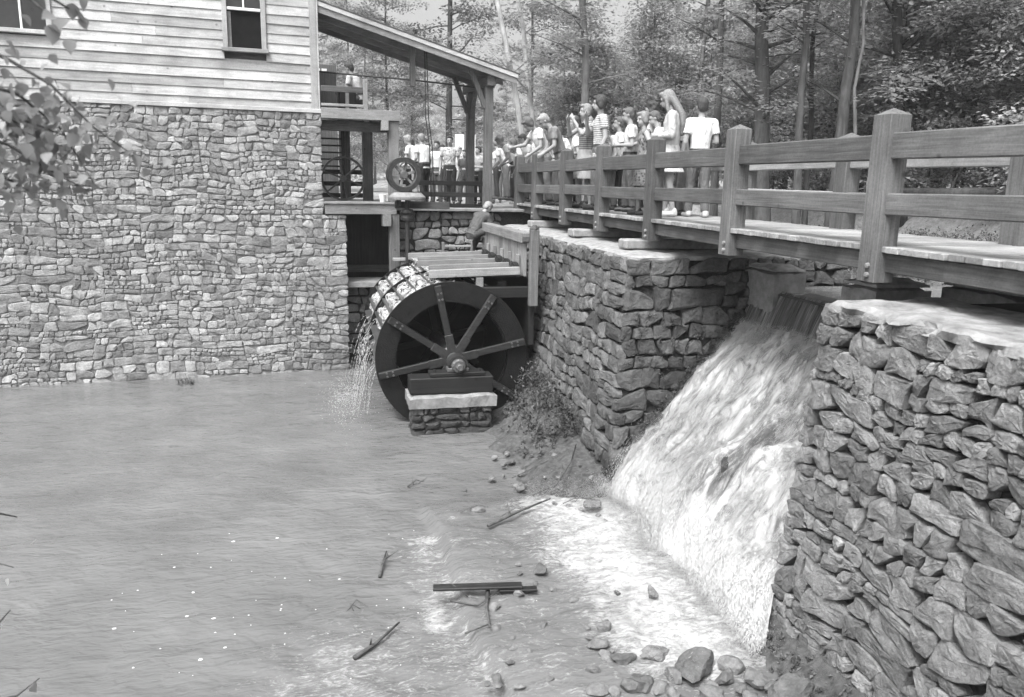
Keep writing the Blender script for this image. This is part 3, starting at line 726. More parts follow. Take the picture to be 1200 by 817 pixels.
def flow_mesh(name, nu, nv, fn, mat, parent=None, loc=(0, 0, 0), smooth=True):
    """fn(s, t) -> (point, flow coords (along, across)); s runs down the flow"""
    V, fl = [], []
    for i in range(nu + 1):
        for j in range(nv + 1):
            p, f = fn(i / nu, j / nv); V.append(p); fl += [f[0], f[1], f[2] if len(f) > 2 else 0.0]
    Fc = [(i * (nv + 1) + j, i * (nv + 1) + j + 1, (i + 1) * (nv + 1) + j + 1, (i + 1) * (nv + 1) + j) for i in range(nu) for j in range(nv)]
    me = mesh(name, V, Fc, mat, smooth); a = me.attributes.new('flow', 'FLOAT_VECTOR', 'POINT'); a.data.foreach_set('vector', fl)
    return link(name, me, parent, loc)
ws = empty('wheel_water', (1.2, 14.1, 1.0), 0, 'white water spilling over the buckets and off the left rim of the wheel', 'water')
wl = lambda p: Vector(p) - Vector((1.2, 14.1, 1.0))
for sec in range(2):
    ya, yb = WC.y + sec * WW / 2 + .07, WC.y + (sec + 1) * WW / 2 - .02
    def over(s, t, ya=ya, yb=yb, sec=sec):
        y = ya + (yb - ya) * t; a = math.radians(88 + 74 * s); r = WR - .025 + .07 * fbm(a * 6, y * 3.5, sec * 3.1) - .05 * s - .02 * math.sin(a * nb)
        return wl((WC.x + math.cos(a) * r, y, WC.z + math.sin(a) * r)), (s * 1.6 + sec, t * 1.5)
    flow_mesh('water_film', 40, 24, over, M['sheen'], ws)
V, Fc = [], []
for k in range(46):
    y = rngm.uniform(12.75, 16.0); a = math.radians(rngm.uniform(158, 200)); x0 = WC.x + math.cos(a) * (WR - .02); z0 = WC.z + math.sin(a) * (WR - .02)
    vx = -rngm.uniform(.35, .95); n = 7; tt = (-.3 + math.sqrt(.09 + 2 * 9.8 * z0)) / 9.8
    sp_ = lambda f: (x0 + vx * tt * f - 1.2, y + .02 * nz(f * 7, k) - 14.1, z0 - .3 * tt * f - 4.9 * (tt * f) ** 2 - 1.0)
    f = 0.0
    while f < .97:
        ln = rngm.uniform(.02, .10) * (1.2 - f); r_ = rngm.uniform(.003, .008) * (1 - .45 * f)
        tube_geo([sp_(f), sp_(f + ln * .5), sp_(min(1, f + ln))], [r_ * .3, r_, r_ * .35], 4, V, Fc); f += ln * rngm.uniform(.6, 2.2)
tag(link('falling_streams', mesh('falling_streams', V, Fc, M['spray'], True), ws), kind='stuff')
V, Fc = [], []
def drop(p, r, V, Fc):
    b = len(V); V += [Vector(p) + Vector(d) * r for d in ((1, 0, 0), (-1, 0, 0), (0, 1, 0), (0, -1, 0), (0, 0, 1), (0, 0, -1))]
    Fc += [(b + i, b + j, b + k) for i, j, k in ((0, 2, 4), (2, 1, 4), (1, 3, 4), (3, 0, 4), (2, 0, 5), (1, 2, 5), (3, 1, 5), (0, 3, 5))]
for k in range(1500):
    d = rngm.gauss(0, .2), rngm.gauss(0, .75); drop((.42 + d[0] - 1.2, 14.3 + d[1] - 14.1, abs(rngm.gauss(0, .06)) - 1.0), rngm.uniform(.002, .006), V, Fc)
tag(link('splash', mesh('splash', V, Fc, M['spray']), ws), kind='stuff')

# ------------------------------------------------------------------ bearing pier
pr = empty('bearing_pier', (1.95, 12.1, 0), 0, 'low rubble pier with cement cap and dark timbers carrying the wheel axle', 'pier')
pl_ = lambda p: Vector(p) - Vector((1.95, 12.1, 0))
box('pier_core', pl_((1.36, 11.92, -.4)), pl_((2.58, 12.42, .44)), M['gap'], pr)
for args, fn in (((0, 1.28, -.2, .45), lambda u, v, w: pl_((1.32 + u, 11.9 - w, v))), ((0, .55, -.2, .45), lambda u, v, w: pl_((1.34 - w, 12.44 - u, v))), ((0, .55, -.2, .45), lambda u, v, w: pl_((2.6 + w, 11.9 + u, v)))):
    masonry(course_cells(*args, rngm, (.3, .4), (.5, .8), (.1, .2), (.9, 2), .3, .03, 4), rngm, fn, M['abut_stone'], pr, 300, (.4, 1), gap=.012, depth=.08, proud=.04, rough=.014)
ragged_slab('cement_cap', 1.28, 2.66, 11.84, 12.5, .44, .63, M['concrete_old'], pr, Vector((1.95, 12.1, 0)), 3.0, .1, .02)
box('bearing_timber', pl_((1.30, 11.94, .645)), pl_((2.62, 12.3, .90)), M['dark_x'], pr, .012)
box('bearing_timber', pl_((1.62, 11.98, .902)), pl_((2.50, 12.26, .965)), M['dark_x'], pr, .01)
box('bearing_block', pl_((1.9, 12.02, .967)), pl_((2.24, 12.22, 1.03)), M['iron_grey'], pr, .01)
tb = annulus('bearing_cap', .12, .16, 12.02, 12.22, M['iron'], pr, 16, 0, math.pi, pl_((WC.x, 0, WC.z)) ); 
for x in (1.7, 2.42): lathe('bolt', [(.025, .9), (.025, 1.0)], M['iron'], pr, 6, 'Z', pl_((x, 12.1, 0)))

# ------------------------------------------------------------------ sluice gate and flume
sg = empty('sluice_gate', (3.35, 14.4, 2.0), 0, 'pale plank sluice gate with heavy top rail and iron latches above the wheel', 'sluice gate')
gl = lambda p: Vector(p) - Vector((3.35, 14.4, 2.0))
GY0, GY1 = 12.78, 16.1
box('top_rail', gl((3.24, GY0, 2.93)), gl((3.42, GY1, 3.10)), M['pale_y'], sg, .012)
y = GY0 + .02
while y < GY1 - .1:
    w = rngm.uniform(.20, .27); box('gate_board', gl((3.30 + rngm.uniform(-.006, .006), y, 2.38)), gl((3.345, min(y + w, GY1) - .006, 2.928)), M['pale_z'], sg, .004); y += w
for k in range(5):
    yy = GY0 + .28 + k * .62
    box('gate_slide', gl((3.235, yy, 2.34)), gl((3.292, yy + .07, 2.72)), M['pale_z'], sg)
    lathe('gear', [(.02, .0), (.075, .008), (.075, .05), (.02, .06)], M['iron'], sg, 10, 'Y', gl((3.20, yy + .03, 2.53)))
    beam('crank', gl((3.2, yy - .03, 2.53)), gl((3.13, yy - .03, 2.62)), .02, .025, M['iron'], sg)
box('gate_post', gl((3.36, 12.60, 1.9)), gl((3.50, 12.74, 3.16)), M['wood_z'], sg, .01)
lathe('post_finial', [(.085, 3.161), (.085, 3.18), (.03, 3.235), (.01, 3.24)], M['wood_z'], sg, 4, 'Z', gl((3.43, 12.67, 0)))
box('rail_tenon', gl((3.25, 12.70, 2.96)), gl((3.36, 12.775, 3.05)), M['iron_grey'], sg)
flm = empty('flume', (2.6, 14.4, 2.0), 0, 'shallow timber flume of four troughs leading water on to the wheel', 'flume')
fl2 = lambda p: Vector(p) - Vector((2.6, 14.4, 2.0))
for k in range(5):
    y = 12.86 + k * .78
    beam('trough_divider', fl2((3.24, y, 2.47)), fl2((1.72 + .1 * (k % 2), y, 2.42)), .075, .13, M['pale_x'], flm)
for k in range(4):
    y = 12.86 + k * .78
    for q in range(3): beam('trough_floor', fl2((3.3, y + .155 + q * .235, 2.385)), fl2((1.85, y + .155 + q * .235, 2.355)), .225, .03, M['wood_x'], flm)
    def tw(s, t, y=y): return fl2((3.22 - 1.45 * s, y + .05 + .68 * t, 2.425 - .03 * s + .012 * fbm(s * 6, t * 5, y))), (s * 2 + y, t)
    flow_mesh('trough_water', 24, 10, tw, M['sheen'] if k % 2 else M['fall'], flm)
box('flume_support', fl2((2.45, 12.80, 2.02)), fl2((3.5, 12.96, 2.20)), M['dark_x'], flm, .01); box('flume_support', fl2((2.5, 12.82, 2.20)), fl2((2.62, 12.94, 2.36)), M['pale_z'], flm)
box('flume_support', fl2((2.9, 13.0, 2.1)), fl2((3.05, 16.2, 2.28)), M['dark_y'], flm, .01)
box('flume_back', fl2((3.40, 12.8, 1.2)), fl2((3.5, 16.1, 2.33)), M['dark_y'], flm, .01)
bk = empty('plank_catwalk', (2.2, 16.35, 2.3), 0, 'narrow plank catwalk along the far side of the flume', 'catwalk')
box('plank', (-.75, -.12, .0), (.95, .02, .05), M['pale_x'], bk); box('plank', (-.75, .03, .0), (.95, .2, .05), M['pale_x'], bk)
box('bearer', (-.6, -.1, -.1), (-.48, .2, -.002), M['wood_y'], bk); box('bearer', (.6, -.1, -.1), (.72, .2, -.002), M['wood_y'], bk)
hb = empty('low_handrail', (2.65, 16.2, 2.35), 0, 'low pale wooden handrail on the catwalk beside the crouching man', 'rail')
box('upright', (-.22, -.03, .0), (-.17, .02, .34), M['pale_z'], hb); box('upright', (.38, -.03, .0), (.42, .02, .34), M['pale_z'], hb); box('top_bar', (-.16, -.025, .24), (.38, .015, .28), M['pale_x'], hb)

# ------------------------------------------------------------------ gear stand and pulleys
gs = empty('gear_stand', (1.73, 16.2, 2.25), 0, 'vertical iron shaft carrying a thick round pale table beside the porch post', 'gear stand')
lathe('shaft', [(.045, .0), (.045, 1.28)], M['iron'], gs, 12); lathe('collar', [(.05, .86), (.13, .88), (.14, .93), (.1, .98), (.14, 1.03), (.12, 1.09), (.05, 1.10)], M['iron'], gs, 14)
lathe('round_table', [(.36, 1.281), (.37, 1.31), (.37, 1.34), (.28, 1.425)], M['concrete_old'], gs, 28)
box('bracket', (-.2, -.05, 1.16), (-.12, .3, 1.28), M['shade_y'], gs); box('bracket', (-.22, .25, 1.1), (.9, .33, 1.24), M['shade_x'], gs)
pw = empty('pulley_wheel', (1.66, 16.2, 3.676), 0.12, 'iron belt pulley with six pale spokes standing on the round table', 'pulley')
annulus('rim', .25, .335, -.10, .10, M['iron'], pw, 40, loc=(0, 0, .345)); annulus('inner_rim', .238, .249, -.1, .1, M['iron_grey'], pw, 40, loc=(0, 0, .345))
lathe('hub', [(.07, .08), (.08, .07), (.08, -.08), (.07, -.09)], M['iron_grey'], pw, 14, 'Y', (0, 0, .345))
for k in range(6):
    a = math.radians(15 + 60 * k); beam('spoke', (math.cos(a) * .07, 0, .345 + math.sin(a) * .07), (math.cos(a) * .24, 0, .345 + math.sin(a) * .24), .05, .05, M['concrete_old'], pw)
bwh = empty('belt_wheel', (.52, 17.3, 3.466), MR, 'big thin spoked iron belt wheel standing on the mill platform', 'wheel')
annulus('rim', .415, .455, -.06, .06, M['iron'], bwh, 44, loc=(0, 0, .46)); lathe('hub', [(.07, .09), (.07, -.09)], M['iron'], bwh, 12, 'Y', (0, 0, .46))
for k in range(6):
    a = math.radians(40 + 60 * k); beam('spoke', (math.cos(a) * .06, 0, .46 + math.sin(a) * .06), (math.cos(a) * .42, 0, .46 + math.sin(a) * .42), .03, .035, M['iron'], bwh)
cup = empty('white_cup', (1.28, 16.66, 3.466), 0, 'small white bucket at the end of the mill platform', 'bucket')
lathe('cup_body', [(.05, 0), (.07, .14), (.062, .14), (.045, .02)], M['white_paint'], cup, 16); lathe('cup_rim', [(.071, .13), (.076, .135), (.076, .146), (.066, .146)], M['white_paint'], cup, 16)
rfn = empty('rail_fence', (2.7, 17.9, 3.3), 0, 'dark three-rail wooden fence on top of the pit retaining wall', 'fence')
for q in range(3): box('rail', (-1.0, -.03, .02 + q * .25), (1.0, .03, .12 + q * .25), M['dark_x'], rfn)
for x in (-.8, .1, .92): box('fence_post', (x, .031, 0), (x + .09, .12, .85), M['dark_z'], rfn)

# ------------------------------------------------------------------ footbridge
DZ = 3.47; BX0, BX1 = 4.30, 5.72
br = empty('footbridge', (5.0, 10.5, 3.2), 0, 'weathered timber footbridge with square posts and two-rail railings', 'bridge')
OB = Vector((5.0, 10.5, 3.2)); bl = lambda p: Vector(p) - OB
POSTS = [1.0, 3.25, 5.56, 7.93, 10.1, 12.11, 14.05, 16.05, 17.55]
def post(x0, x1, y, top, bottom, parent):
    w = .105; bm = bmesh.new(); zt = top - .055
    vs_ = [bm.verts.new(bl(p)) for p in ((x0, y - w, bottom), (x1, y - w, bottom), (x1, y + w, bottom), (x0, y + w, bottom), (x0, y - w, zt), (x1, y - w, zt), (x1, y + w, zt), (x0, y + w, zt), ((x0 + x1) / 2, y, top))]
    for f in ((3, 2, 1, 0), (0, 1, 5, 4), (1, 2, 6, 5), (2, 3, 7, 6), (3, 0, 4, 7), (4, 5, 8), (5, 6, 8), (6, 7, 8), (7, 4, 8)): bm.faces.new([vs_[i] for i in f])
    bmesh.ops.bevel(bm, geom=[e for e in bm.edges if abs(e.verts[0].co.z - e.verts[1].co.z) > .2], offset=.008, segments=1, affect='EDGES')
    return link('post', bm_mesh('post', bm, M['wood_z']), parent)
rngb = random.Random(8)
for i, y in enumerate(POSTS):
    p = post(BX0 - .02, BX0 + .17, y, 4.545 + rngb.uniform(-.015, .015), DZ - .29, br)
    for zz in (3.235, 3.31): lathe('bolt', [(.022, 0), (.022, .02), (.012, .026)], M['concrete_old'], p, 8, 'Z', bl((BX0 - .02, y - .03, zz))).rotation_euler = (0, -math.pi / 2, 0)
    if i < 8 : post(BX1 - .05, BX1 + .14, y + .04, 4.53 + rngb.uniform(-.015, .015), DZ - .1, br)
for i in range(len(POSTS) - 1):
    y0, y1 = POSTS[i] + .09, POSTS[i + 1] - .09; j = lambda: rngb.uniform(-.012, .012)
    for zc, h in ((4.23, .20), (3.80, .17)):
        beam('rail', bl((BX0 + .075 + j(), y0, zc + j())), bl((BX0 + .075 + j(), y1, zc + j())), .10, h, M['wood_y'], br, .01)
        if i < 7: beam('rail', bl((BX1 + .045 + j(), y0 + .04, zc + j())), bl((BX1 + .045 + j(), y1 + .04, zc + j())), .09, h, M['pale_y'], br, .01)
y = .6
while y < 18.2:
    w = .142; e = rngb.uniform(-.025, .02)
    o = box('deck_plank', bl((BX0 + .02 + e, y, DZ - .05)), bl((BX1 + .12 + rngb.uniform(-.03, .03), y + w, DZ + rngb.uniform(-.004, .003))), M['plank'], br, .005)
    y += w + .009 + rngb.uniform(0, .006)
for x in (BX0 + .075, BX1 - .02):
    box('girder', bl((x, .6, DZ - .21)), bl((x + .10, 9.9, DZ - .055)), M['shade_y'], br, .008); box('girder', bl((x + .004, 9.905, DZ - .207)), bl((x + .104, 18.1, DZ - .056)), M['shade_y'], br, .008)  # shade under the plank ends put into the girders' darker colour
for (x, y) in ((4.12, 10.35), (4.12, 12.75), (4.15, 15.6)):
    o = box('footing_block', (x, y, 3.035), (6.2, y + .32, 3.165), M['concrete'], None, .02)
    tag(o, 'pale concrete sleeper block between the abutment top and the bridge girder', 'block', 'bridge sleeper blocks')
# weir stub walls and sleepers under the bridge
def block(lo, hi, mat, label):
    o = empty('weir_block', ((lo[0] + hi[0]) / 2, (lo[1] + hi[1]) / 2, lo[2]), 0, label, 'block'); c = Vector(o.location)
    ragged_slab('block_body', lo[0], hi[0], lo[1], hi[1], lo[2], hi[2] - .06, M['concrete_old'], o, c, rngb.uniform(0, 50), .1, .015)
    ragged_slab('block_cap', lo[0] + .01, hi[0] - .01, lo[1] + .01, hi[1] - .01, hi[2] - .059, hi[2], M['concrete'], o, c, rngb.uniform(0, 50), .1, .015)
block((5.55, 8.9, 2.2), (6.0, 9.75, 2.93), 0, 'squat concrete weir cheek standing against the abutment side')
block((4.95, 6.25, 2.5), (5.55, 6.75, 3.08), 0, 'low concrete block between waterfall lip and wing wall top')
block((5.75, 5.0, 2.3), (6.9, 6.35, 3.1), 0, 'long concrete slab block behind the wing wall under the bridge')
beam_ = box('timber_sleeper', (4.75, 3.3, 3.07), (6.4, 3.55, 3.165), M['wood_x'], None, .01); tag(beam_, 'timber sleeper lying on the wing wall top under the bridge end', 'beam')
beam_ = box('timber_sleeper', (4.75, 1.0, 3.07), (6.4, 1.25, 3.165), M['wood_x'], None, .01); tag(beam_, 'short timber sleeper on the wing wall top farther from the waterfall', 'beam')

# ------------------------------------------------------------------ waterfall
rngf = random.Random(77)
def cas(x_s, t):
    """cascade surface: x_s 0 at the top .. 1 at the foot, t 0 near wing wall .. 1 at the abutment"""
    s = x_s; z = 2.08 * (1 - s) ** 1.12 + .06
    y0 = 5.76 - .02 * z - .55 * sm(.72, 1, s) ; y1 = 9.08 + .19 * z
    y = y0 + (y1 - y0) * t; foot = cas_foot(y)
    x = 5.42 + (foot - 5.42) * s
    z += .30 * math.sin(math.pi * min(1, s * 1.02)) * (fbm(y * .9, s * 1.7, 1.3, 3)) + .10 * math.sin(math.pi * t)
    z += sm(0, .15, s) * (.06 * fbm(y * 3.3, s * 4.2, 4.4, 2) + .035 * fbm(y * 11, s * 11, 6.1, 2))
    z += .05 * sm(0, .2, s) * (1 - abs(nz(y * 3.6 + .5 * nz(s * 3, y), s * 1.1, 7.7)) * 3)
    return Vector((x, y, z - .3 * sm(.84, 1, s)))
def band(s, t): return (.40 + .45 * nz(s * 4.5, t * 9, 2.2)) * math.exp(-((t - (.36 + .12 * s) - .06 * nz(s * 4, 1)) / .13) ** 2) * sm(.05, .3, s) * sm(.92, .6, s)
rock_band(M['fall'])
wf = empty('waterfall', (4.2, 7.4, 0), 0, 'foaming white waterfall rushing down rocks between the abutment and wing wall', 'waterfall')
OF = Vector((4.2, 7.4, 0))
flow_mesh('white_water', 170, 190, lambda s, t: (cas(s, t) - OF, (s * 3.2 + .25 * nz(t * 9, s * 2), t * 3.6, band(s, t))), M['fall'], wf)
def lipf(s, t):
    y = 6.4 + 3.1 * t; x = 5.68 - .10 * s - .16 * s * s; z = 2.625 - .60 * s * s - .02 * s + .006 * nz(y * 14, 1)
    return Vector((x + .012 * nz(y * 22, s * .8, 2), y, z)) - OF, (s, t * 3.0)
flow_mesh('falling_sheet', 16, 160, lipf, M['lipwater'], wf)
# the broken, frothing surface: tens of thousands of drops and streaks thrown along the flow
def streak(p, d, L, r, V, Fc):
    b = len(V); s = d.cross(Vector((0, 0, 1))); s = s.normalized() if s.length > 1e-3 else Vector((0, 1, 0)); n_ = s.cross(d)
    V += [p - d * L, p + s * r, p - s * r * .6 + n_ * r, p + d * L]; Fc += [(b, b + 2, b + 1), (b + 3, b + 1, b + 2), (b, b + 1, b + 3), (b, b + 3, b + 2)]
def rv_(r): return Vector((r.gauss(0, 1), r.gauss(0, 1), r.gauss(0, 1))).normalized()
V, Fc = [], []; k = 0
while k < 125000:
    s0, t0 = rngf.uniform(-.01, 1.10), rngf.uniform(.0, 1.0); w_ = fbm(t0 * 4.2, s0 * 1.8 + t0 * 1.5, 8.8, 3) + .55 * nz(t0 * 26, s0 * 7, 3.1) + .22 * sm(.45, .9, s0) + .16 - 1.3 * band(s0, t0)
    k += 1
    if rngf.random() > sm(-.45, .35, w_) + .05: continue
    sc_ = min(1.0, max(0, s0)); p0 = cas(sc_, t0); d = cas(min(1.0, sc_ + .02), t0) - cas(max(0, sc_ - .02), t0)
    if s0 > .84: p0.z = max(p0.z, .12)
    if s0 > 1.0: p0 += Vector((-(s0 - 1) * 8.5, rngf.gauss(0, .12), 0)); d = Vector((-1, 0, rngf.gauss(0, .5)))
    th = abs(rngf.gauss(0, 1)) * (.030 + .05 * sm(.5, 1, sc_)); d = (d.normalized() + Vector((rngf.gauss(0, .2), rngf.gauss(0, .14), rngf.gauss(0, .2)))).normalized()
    streak(p0 - OF + Vector((-.5 * th, rngf.gauss(0, .012), th)), d, rngf.uniform(.006, .028) * (1.15 - .3 * sc_), rngf.uniform(.0014, .0036), V, Fc)
for k in range(26000):       # splash where the fall strikes the pool
    t0 = rngf.random(); f_ = cas(.93, t0); q_ = rngf.gauss(-.08, .22); p0 = Vector((f_.x + q_, f_.y + rngf.gauss(0, .06), .13 + abs(rngf.gauss(0, .075)) * math.exp(-(q_ / .35) ** 2)))
    streak(p0 - OF, (Vector((-.6, 0, .4)) + rv_(rngf) * .6).normalized(), rngf.uniform(.004, .014), rngf.uniform(.0012, .003), V, Fc)
tag(link('froth', mesh('froth', V, Fc, M['spray']), wf), kind='stuff')
flow = tag(grid('fall_rock', spaced(2.6, 6.0, .2), spaced(5.0, 9.7, .2), lambda x, y: -.5 + 2.2 * sm(3.3, 5.4, x) + .1 * nz(x * 2, y * 2), M['streambed']), kind='structure')
wbx = empty('weir', (5.9, 7.6, 0), 0, 'dark low weir sill the pond water slips over below the footbridge', 'weir')
box('sill_wall', (-.25, -1.95, .2), (.4, 1.95, 2.575), M['streambed'], wbx, .03); box('sill_crest', (-.28, -1.94, 2.576), (.2, 1.94, 2.60), M['streambed'], wbx, .008)

# ------------------------------------------------------------------ rocks, mud bank, drift wood
def rock_mesh(seed, size, sub=3, ang=.5):
    bm = bmesh.new(); bmesh.ops.create_icosphere(bm, subdivisions=sub, radius=1); r = random.Random(seed)
    planes = [(Vector((r.gauss(0, 1), r.gauss(0, 1), r.gauss(0, 1))).normalized(), r.uniform(.42, .8)) for _ in range(12)]
    for v in bm.verts:
        d = v.co.normalized(); k = 1.0
        for n_, h in planes:
            c = d.dot(n_)
            if c > .05: k = min(k, h / c)
        k += .07 * nz(d.x * 2.5 + seed, d.y * 2.5, d.z * 2.5) + .03 * nz(d.x * 7, d.y * 7 + seed, d.z * 7)
        v.co = Vector((d.x * k * size[0], d.y * k * size[1], d.z * k * size[2]))
    me = bm_mesh('rock', bm, M['boulder']); set_tone(me, r.uniform(.2, .95)); return me
def rock(px, py, z, size, label, group=None, seed=0, rz=0.0, sub=3, name='rock'):
    p = atz(px, py, z); o = link(name, rock_mesh(seed, size, sub), None, p, (0, 0, rz)); return tag(o, label, 'rock', group)
# stones in the channel and at its edge
rock(925, 690 - 0, .2, (.18, .15, .14), 'dark wet block breaking the flow at the foot of the wing wall', None, 99)
rock(812, 783, .16, (.25, .19, .15), 'big square dark boulder at the edge of the foaming water', None, 4, .3)
rock(770, 768, .12, (.16, .12, .09), 'flat grey rock touching the big square boulder by the foam', None, 14, .1)
rock(930, 812, .30, (.30, .2, .12), 'broad pale rock among rubble below the wing wall', None, 9, .2)
rock(764, 695, .17, (.075, .06, .085), 'small upright dark rock alone in the foam below the waterfall', None, 12)
rock(634, 668, .14, (.10, .09, .07), 'small dark rock splitting the ripples near the driftwood plank', None, 13)
rock(610, 696, .13, (.07, .05, .04), 'tiny black stone beside the end of the floating plank', None, 15)
rock(708, 735, .13, (.08, .06, .06), 'dark angular stone between two foam tongues', None, 16)
rock(702, 754, .12, (.12, .07, .05), 'low flat dark stone just below the angular one', None, 17)
rock(728, 772, .12, (.14, .1, .05), 'low rounded stone with water curling round it', None, 18)
rock(696, 785, .11, (.07, .06, .05), 'small round stone in the shallow stream', None, 19)
rock(697, 590, .16, (.16, .12, .10), 'dark block at the abutment corner beside the white water', None, 20, .5)
rock(560, 598, .10, (.10, .08, .09), 'dark upright stone among drift at the mud bank edge', None, 22)
k = 0
for (a, b) in ((756, 800), (775, 806), (790, 815), (835, 806), (850, 795), (868, 808), (885, 795), (905, 806), (742, 806), (720, 812), (700, 808), (960, 800), (990, 808), (860, 778), (835, 815), (1015, 812), (880, 815), (790, 795)):
    k += 1; s = rngf.uniform(.07, .14); rock(a, b, .12 + .05 * (a > 850), (s, s * rngf.uniform(.7, 1), s * rngf.uniform(.5, .8)), 'loose grey stone in the rubble at the water edge below the wing wall', 'rubble below the wing wall', 40 + k, rngf.uniform(0, 3), 2)
for (a, b) in ((610, 600), (625, 606), (640, 600), (655, 610), (668, 602), (650, 590), (680, 598), *[(random.Random(i).uniform(575, 715), random.Random(i + 50).uniform(505, 615)) for i in range(34)], (522, 612), (535, 606), (590, 545), (580, 536), (545, 575)):
    k += 1; s = rngf.uniform(.035, .10); rock(a, b, .06 + .22 * sm(600, 690, a) * sm(610, 560, b), (s, s * .8, s * .7), 'small broken stone on the mud bank below the abutment', 'stones on the mud bank', 40 + k, rngf.uniform(0, 3), 2)
for i in range(26):
    k += 1; q_ = random.Random(i + 300); a, b = (q_.uniform(570, 640), q_.uniform(640, 810)) if i % 3 else (q_.uniform(640, 760), q_.uniform(690, 800)); s = q_.uniform(.03, .075)
    rock(a, b, .11, (s * 1.3, s, s * .6), 'small dark stone on the shallow rock shelf below the waterfall', 'stones on the rock shelf', 200 + k, q_.uniform(0, 3), 2)
# dark rocks standing out of the white water
for s, t, sz, sd2, lb in ((.58, .43, (.16, .10, .22), 31, 'dark wet rock standing out midway down the waterfall'), (.78, .50, (.15, .09, .2), 33, 'dark rock edge near the foot of the waterfall')):
    p = cas(s, t) + Vector((0, 0, -.16)); o = link('rock', rock_mesh(sd2, sz, 3), None, p, (0, .6, .2)); o.data.materials[0] = M['wet_rock']; tag(o, lb, 'rock')
def bank_h(x, y):
    wallx = 3.46 + .124 * .3 - .02; d = wallx - x
    h = .42 * sm(1.5, .0, d) * sm(8.4, 9.3, y) - .12 + .09 * fbm(x * 2.2, y * 2.2) + .25 * sm(.7, 0, d) * sm(9.5, 12, y)
    return h
grid('mud_bank', spaced(1.6, 3.7, .07), spaced(8.3, 13.2, .08), bank_h, M['mud'])
def bank2_h(x, y):
    d = 3.72 - x; return -.15 + .44 * sm(.85, -.05, d + .25 * (y - 4.6)) + .08 * fbm(x * 2.4, y * 2.4, 3)
grid('gravel_bank', spaced(1.4, 4.0, .06), spaced(1.5, 5.9, .08), bank2_h, M['mud'])
V, Fc = [], []
for k in range(60):
    pt = atz(rngf.gauss(300, 130), rngf.gauss(715, 45) if k % 3 else rngf.uniform(600, 800), 0.0); r_ = rngf.uniform(.004, .009) if k % 6 else rngf.uniform(.01, .02); b_ = len(V); pt.z = pool_h(pt.x, pt.y)
    V += [pt + Vector((math.cos(q * 1.047) * r_ * rngf.uniform(.7, 1.6), math.sin(q * 1.047) * r_ * rngf.uniform(.6, 1.1), .004)) for q in range(6)] + [pt + Vector((0, 0, .012))]
    Fc += [(b_ + q, b_ + (q + 1) % 6, b_ + 6) for q in range(6)]
tag(link('foam_flecks', mesh('foam_flecks', V, Fc, M['spray'], True)), 'small flecks of white foam drifting on the pool', 'foam', kind='stuff')
def stick(pix, z, r, label, name='stick', side=0):
    pts = [atz(a, b, z) + Vector((0, 0, .02 * i)) for i, (a, b) in enumerate(pix)]
    o = empty(name, pts[0], 0, label, 'stick'); q = [p - pts[0] for p in pts]
    tube('stem', q, [r * (1 - .6 * i / (len(q) - 1)) for i in range(len(q))], M['twig'], o, 6)
    for i in range(side):
        b = q[0].lerp(q[-1], .35 + .3 * i); tube('side_twig', [b, b + Vector((rngf.uniform(-.15, .15), rngf.uniform(-.1, .15), .1))], [r * .5, r * .2], M['twig'], o, 5)
    return o
pk = empty('driftwood_plank', atz(560, 689, .16), math.radians(-8), 'dark broken plank lying across the sill in the stream', 'plank')
box('board', (-.42, -.05, 0), (.42, .05, .028), M['dark_x'], pk); box('split_end', (.2, -.06, -.03), (.56, .02, -.002), M['dark_x'], pk)
stick([(415, 771), (440, 757), (468, 734)], .02, .022, 'crooked dark stick floating in the rippled pool', side=1)
stick([(445, 676), (449, 660), (453, 650)], .02, .018, 'short forked twig standing in the shallows', side=2)
stick([(572, 616), (610, 600), (645, 588)], .16, .022, 'long dark stick lying along the mud bank', side=1)
stick([(528, 704), (560, 712), (585, 696)], .10, .012, 'thin twig under the driftwood plank', side=1)
stick([(545, 742), (575, 733)], .12, .010, 'pale bare twig in the foam below the plank')
stick([(572, 690), (570, 715), (574, 740)], .12, .022, 'short dark branch wedged on the sill under the plank')
stick([(478, 570), (488, 564), (497, 568)], .02, .012, 'small floating sprig of twig in the open pool', side=2)
stick([(405, 718), (418, 705), (432, 716)], .01, .006, 'fine branching twig on the rippled pool surface', side=2)
for i, (px, py) in enumerate(((600, 560), (625, 580), (660, 590), (640, 548), (540, 600), (585, 606))):
    stick([(px, py), (px + rngf.uniform(10, 22), py - rngf.uniform(4, 16)), (px + rngf.uniform(26, 44), py - rngf.uniform(0, 22))], .14, rngf.uniform(.006, .012), 'thin dead twig washed up on the mud bank', side=1)['group'] = 'twigs on the mud bank'
stick([(650, 570), (668, 545), (676, 520)], .3, .012, 'thin bare stem leaning on the mud bank against the abutment', side=1)

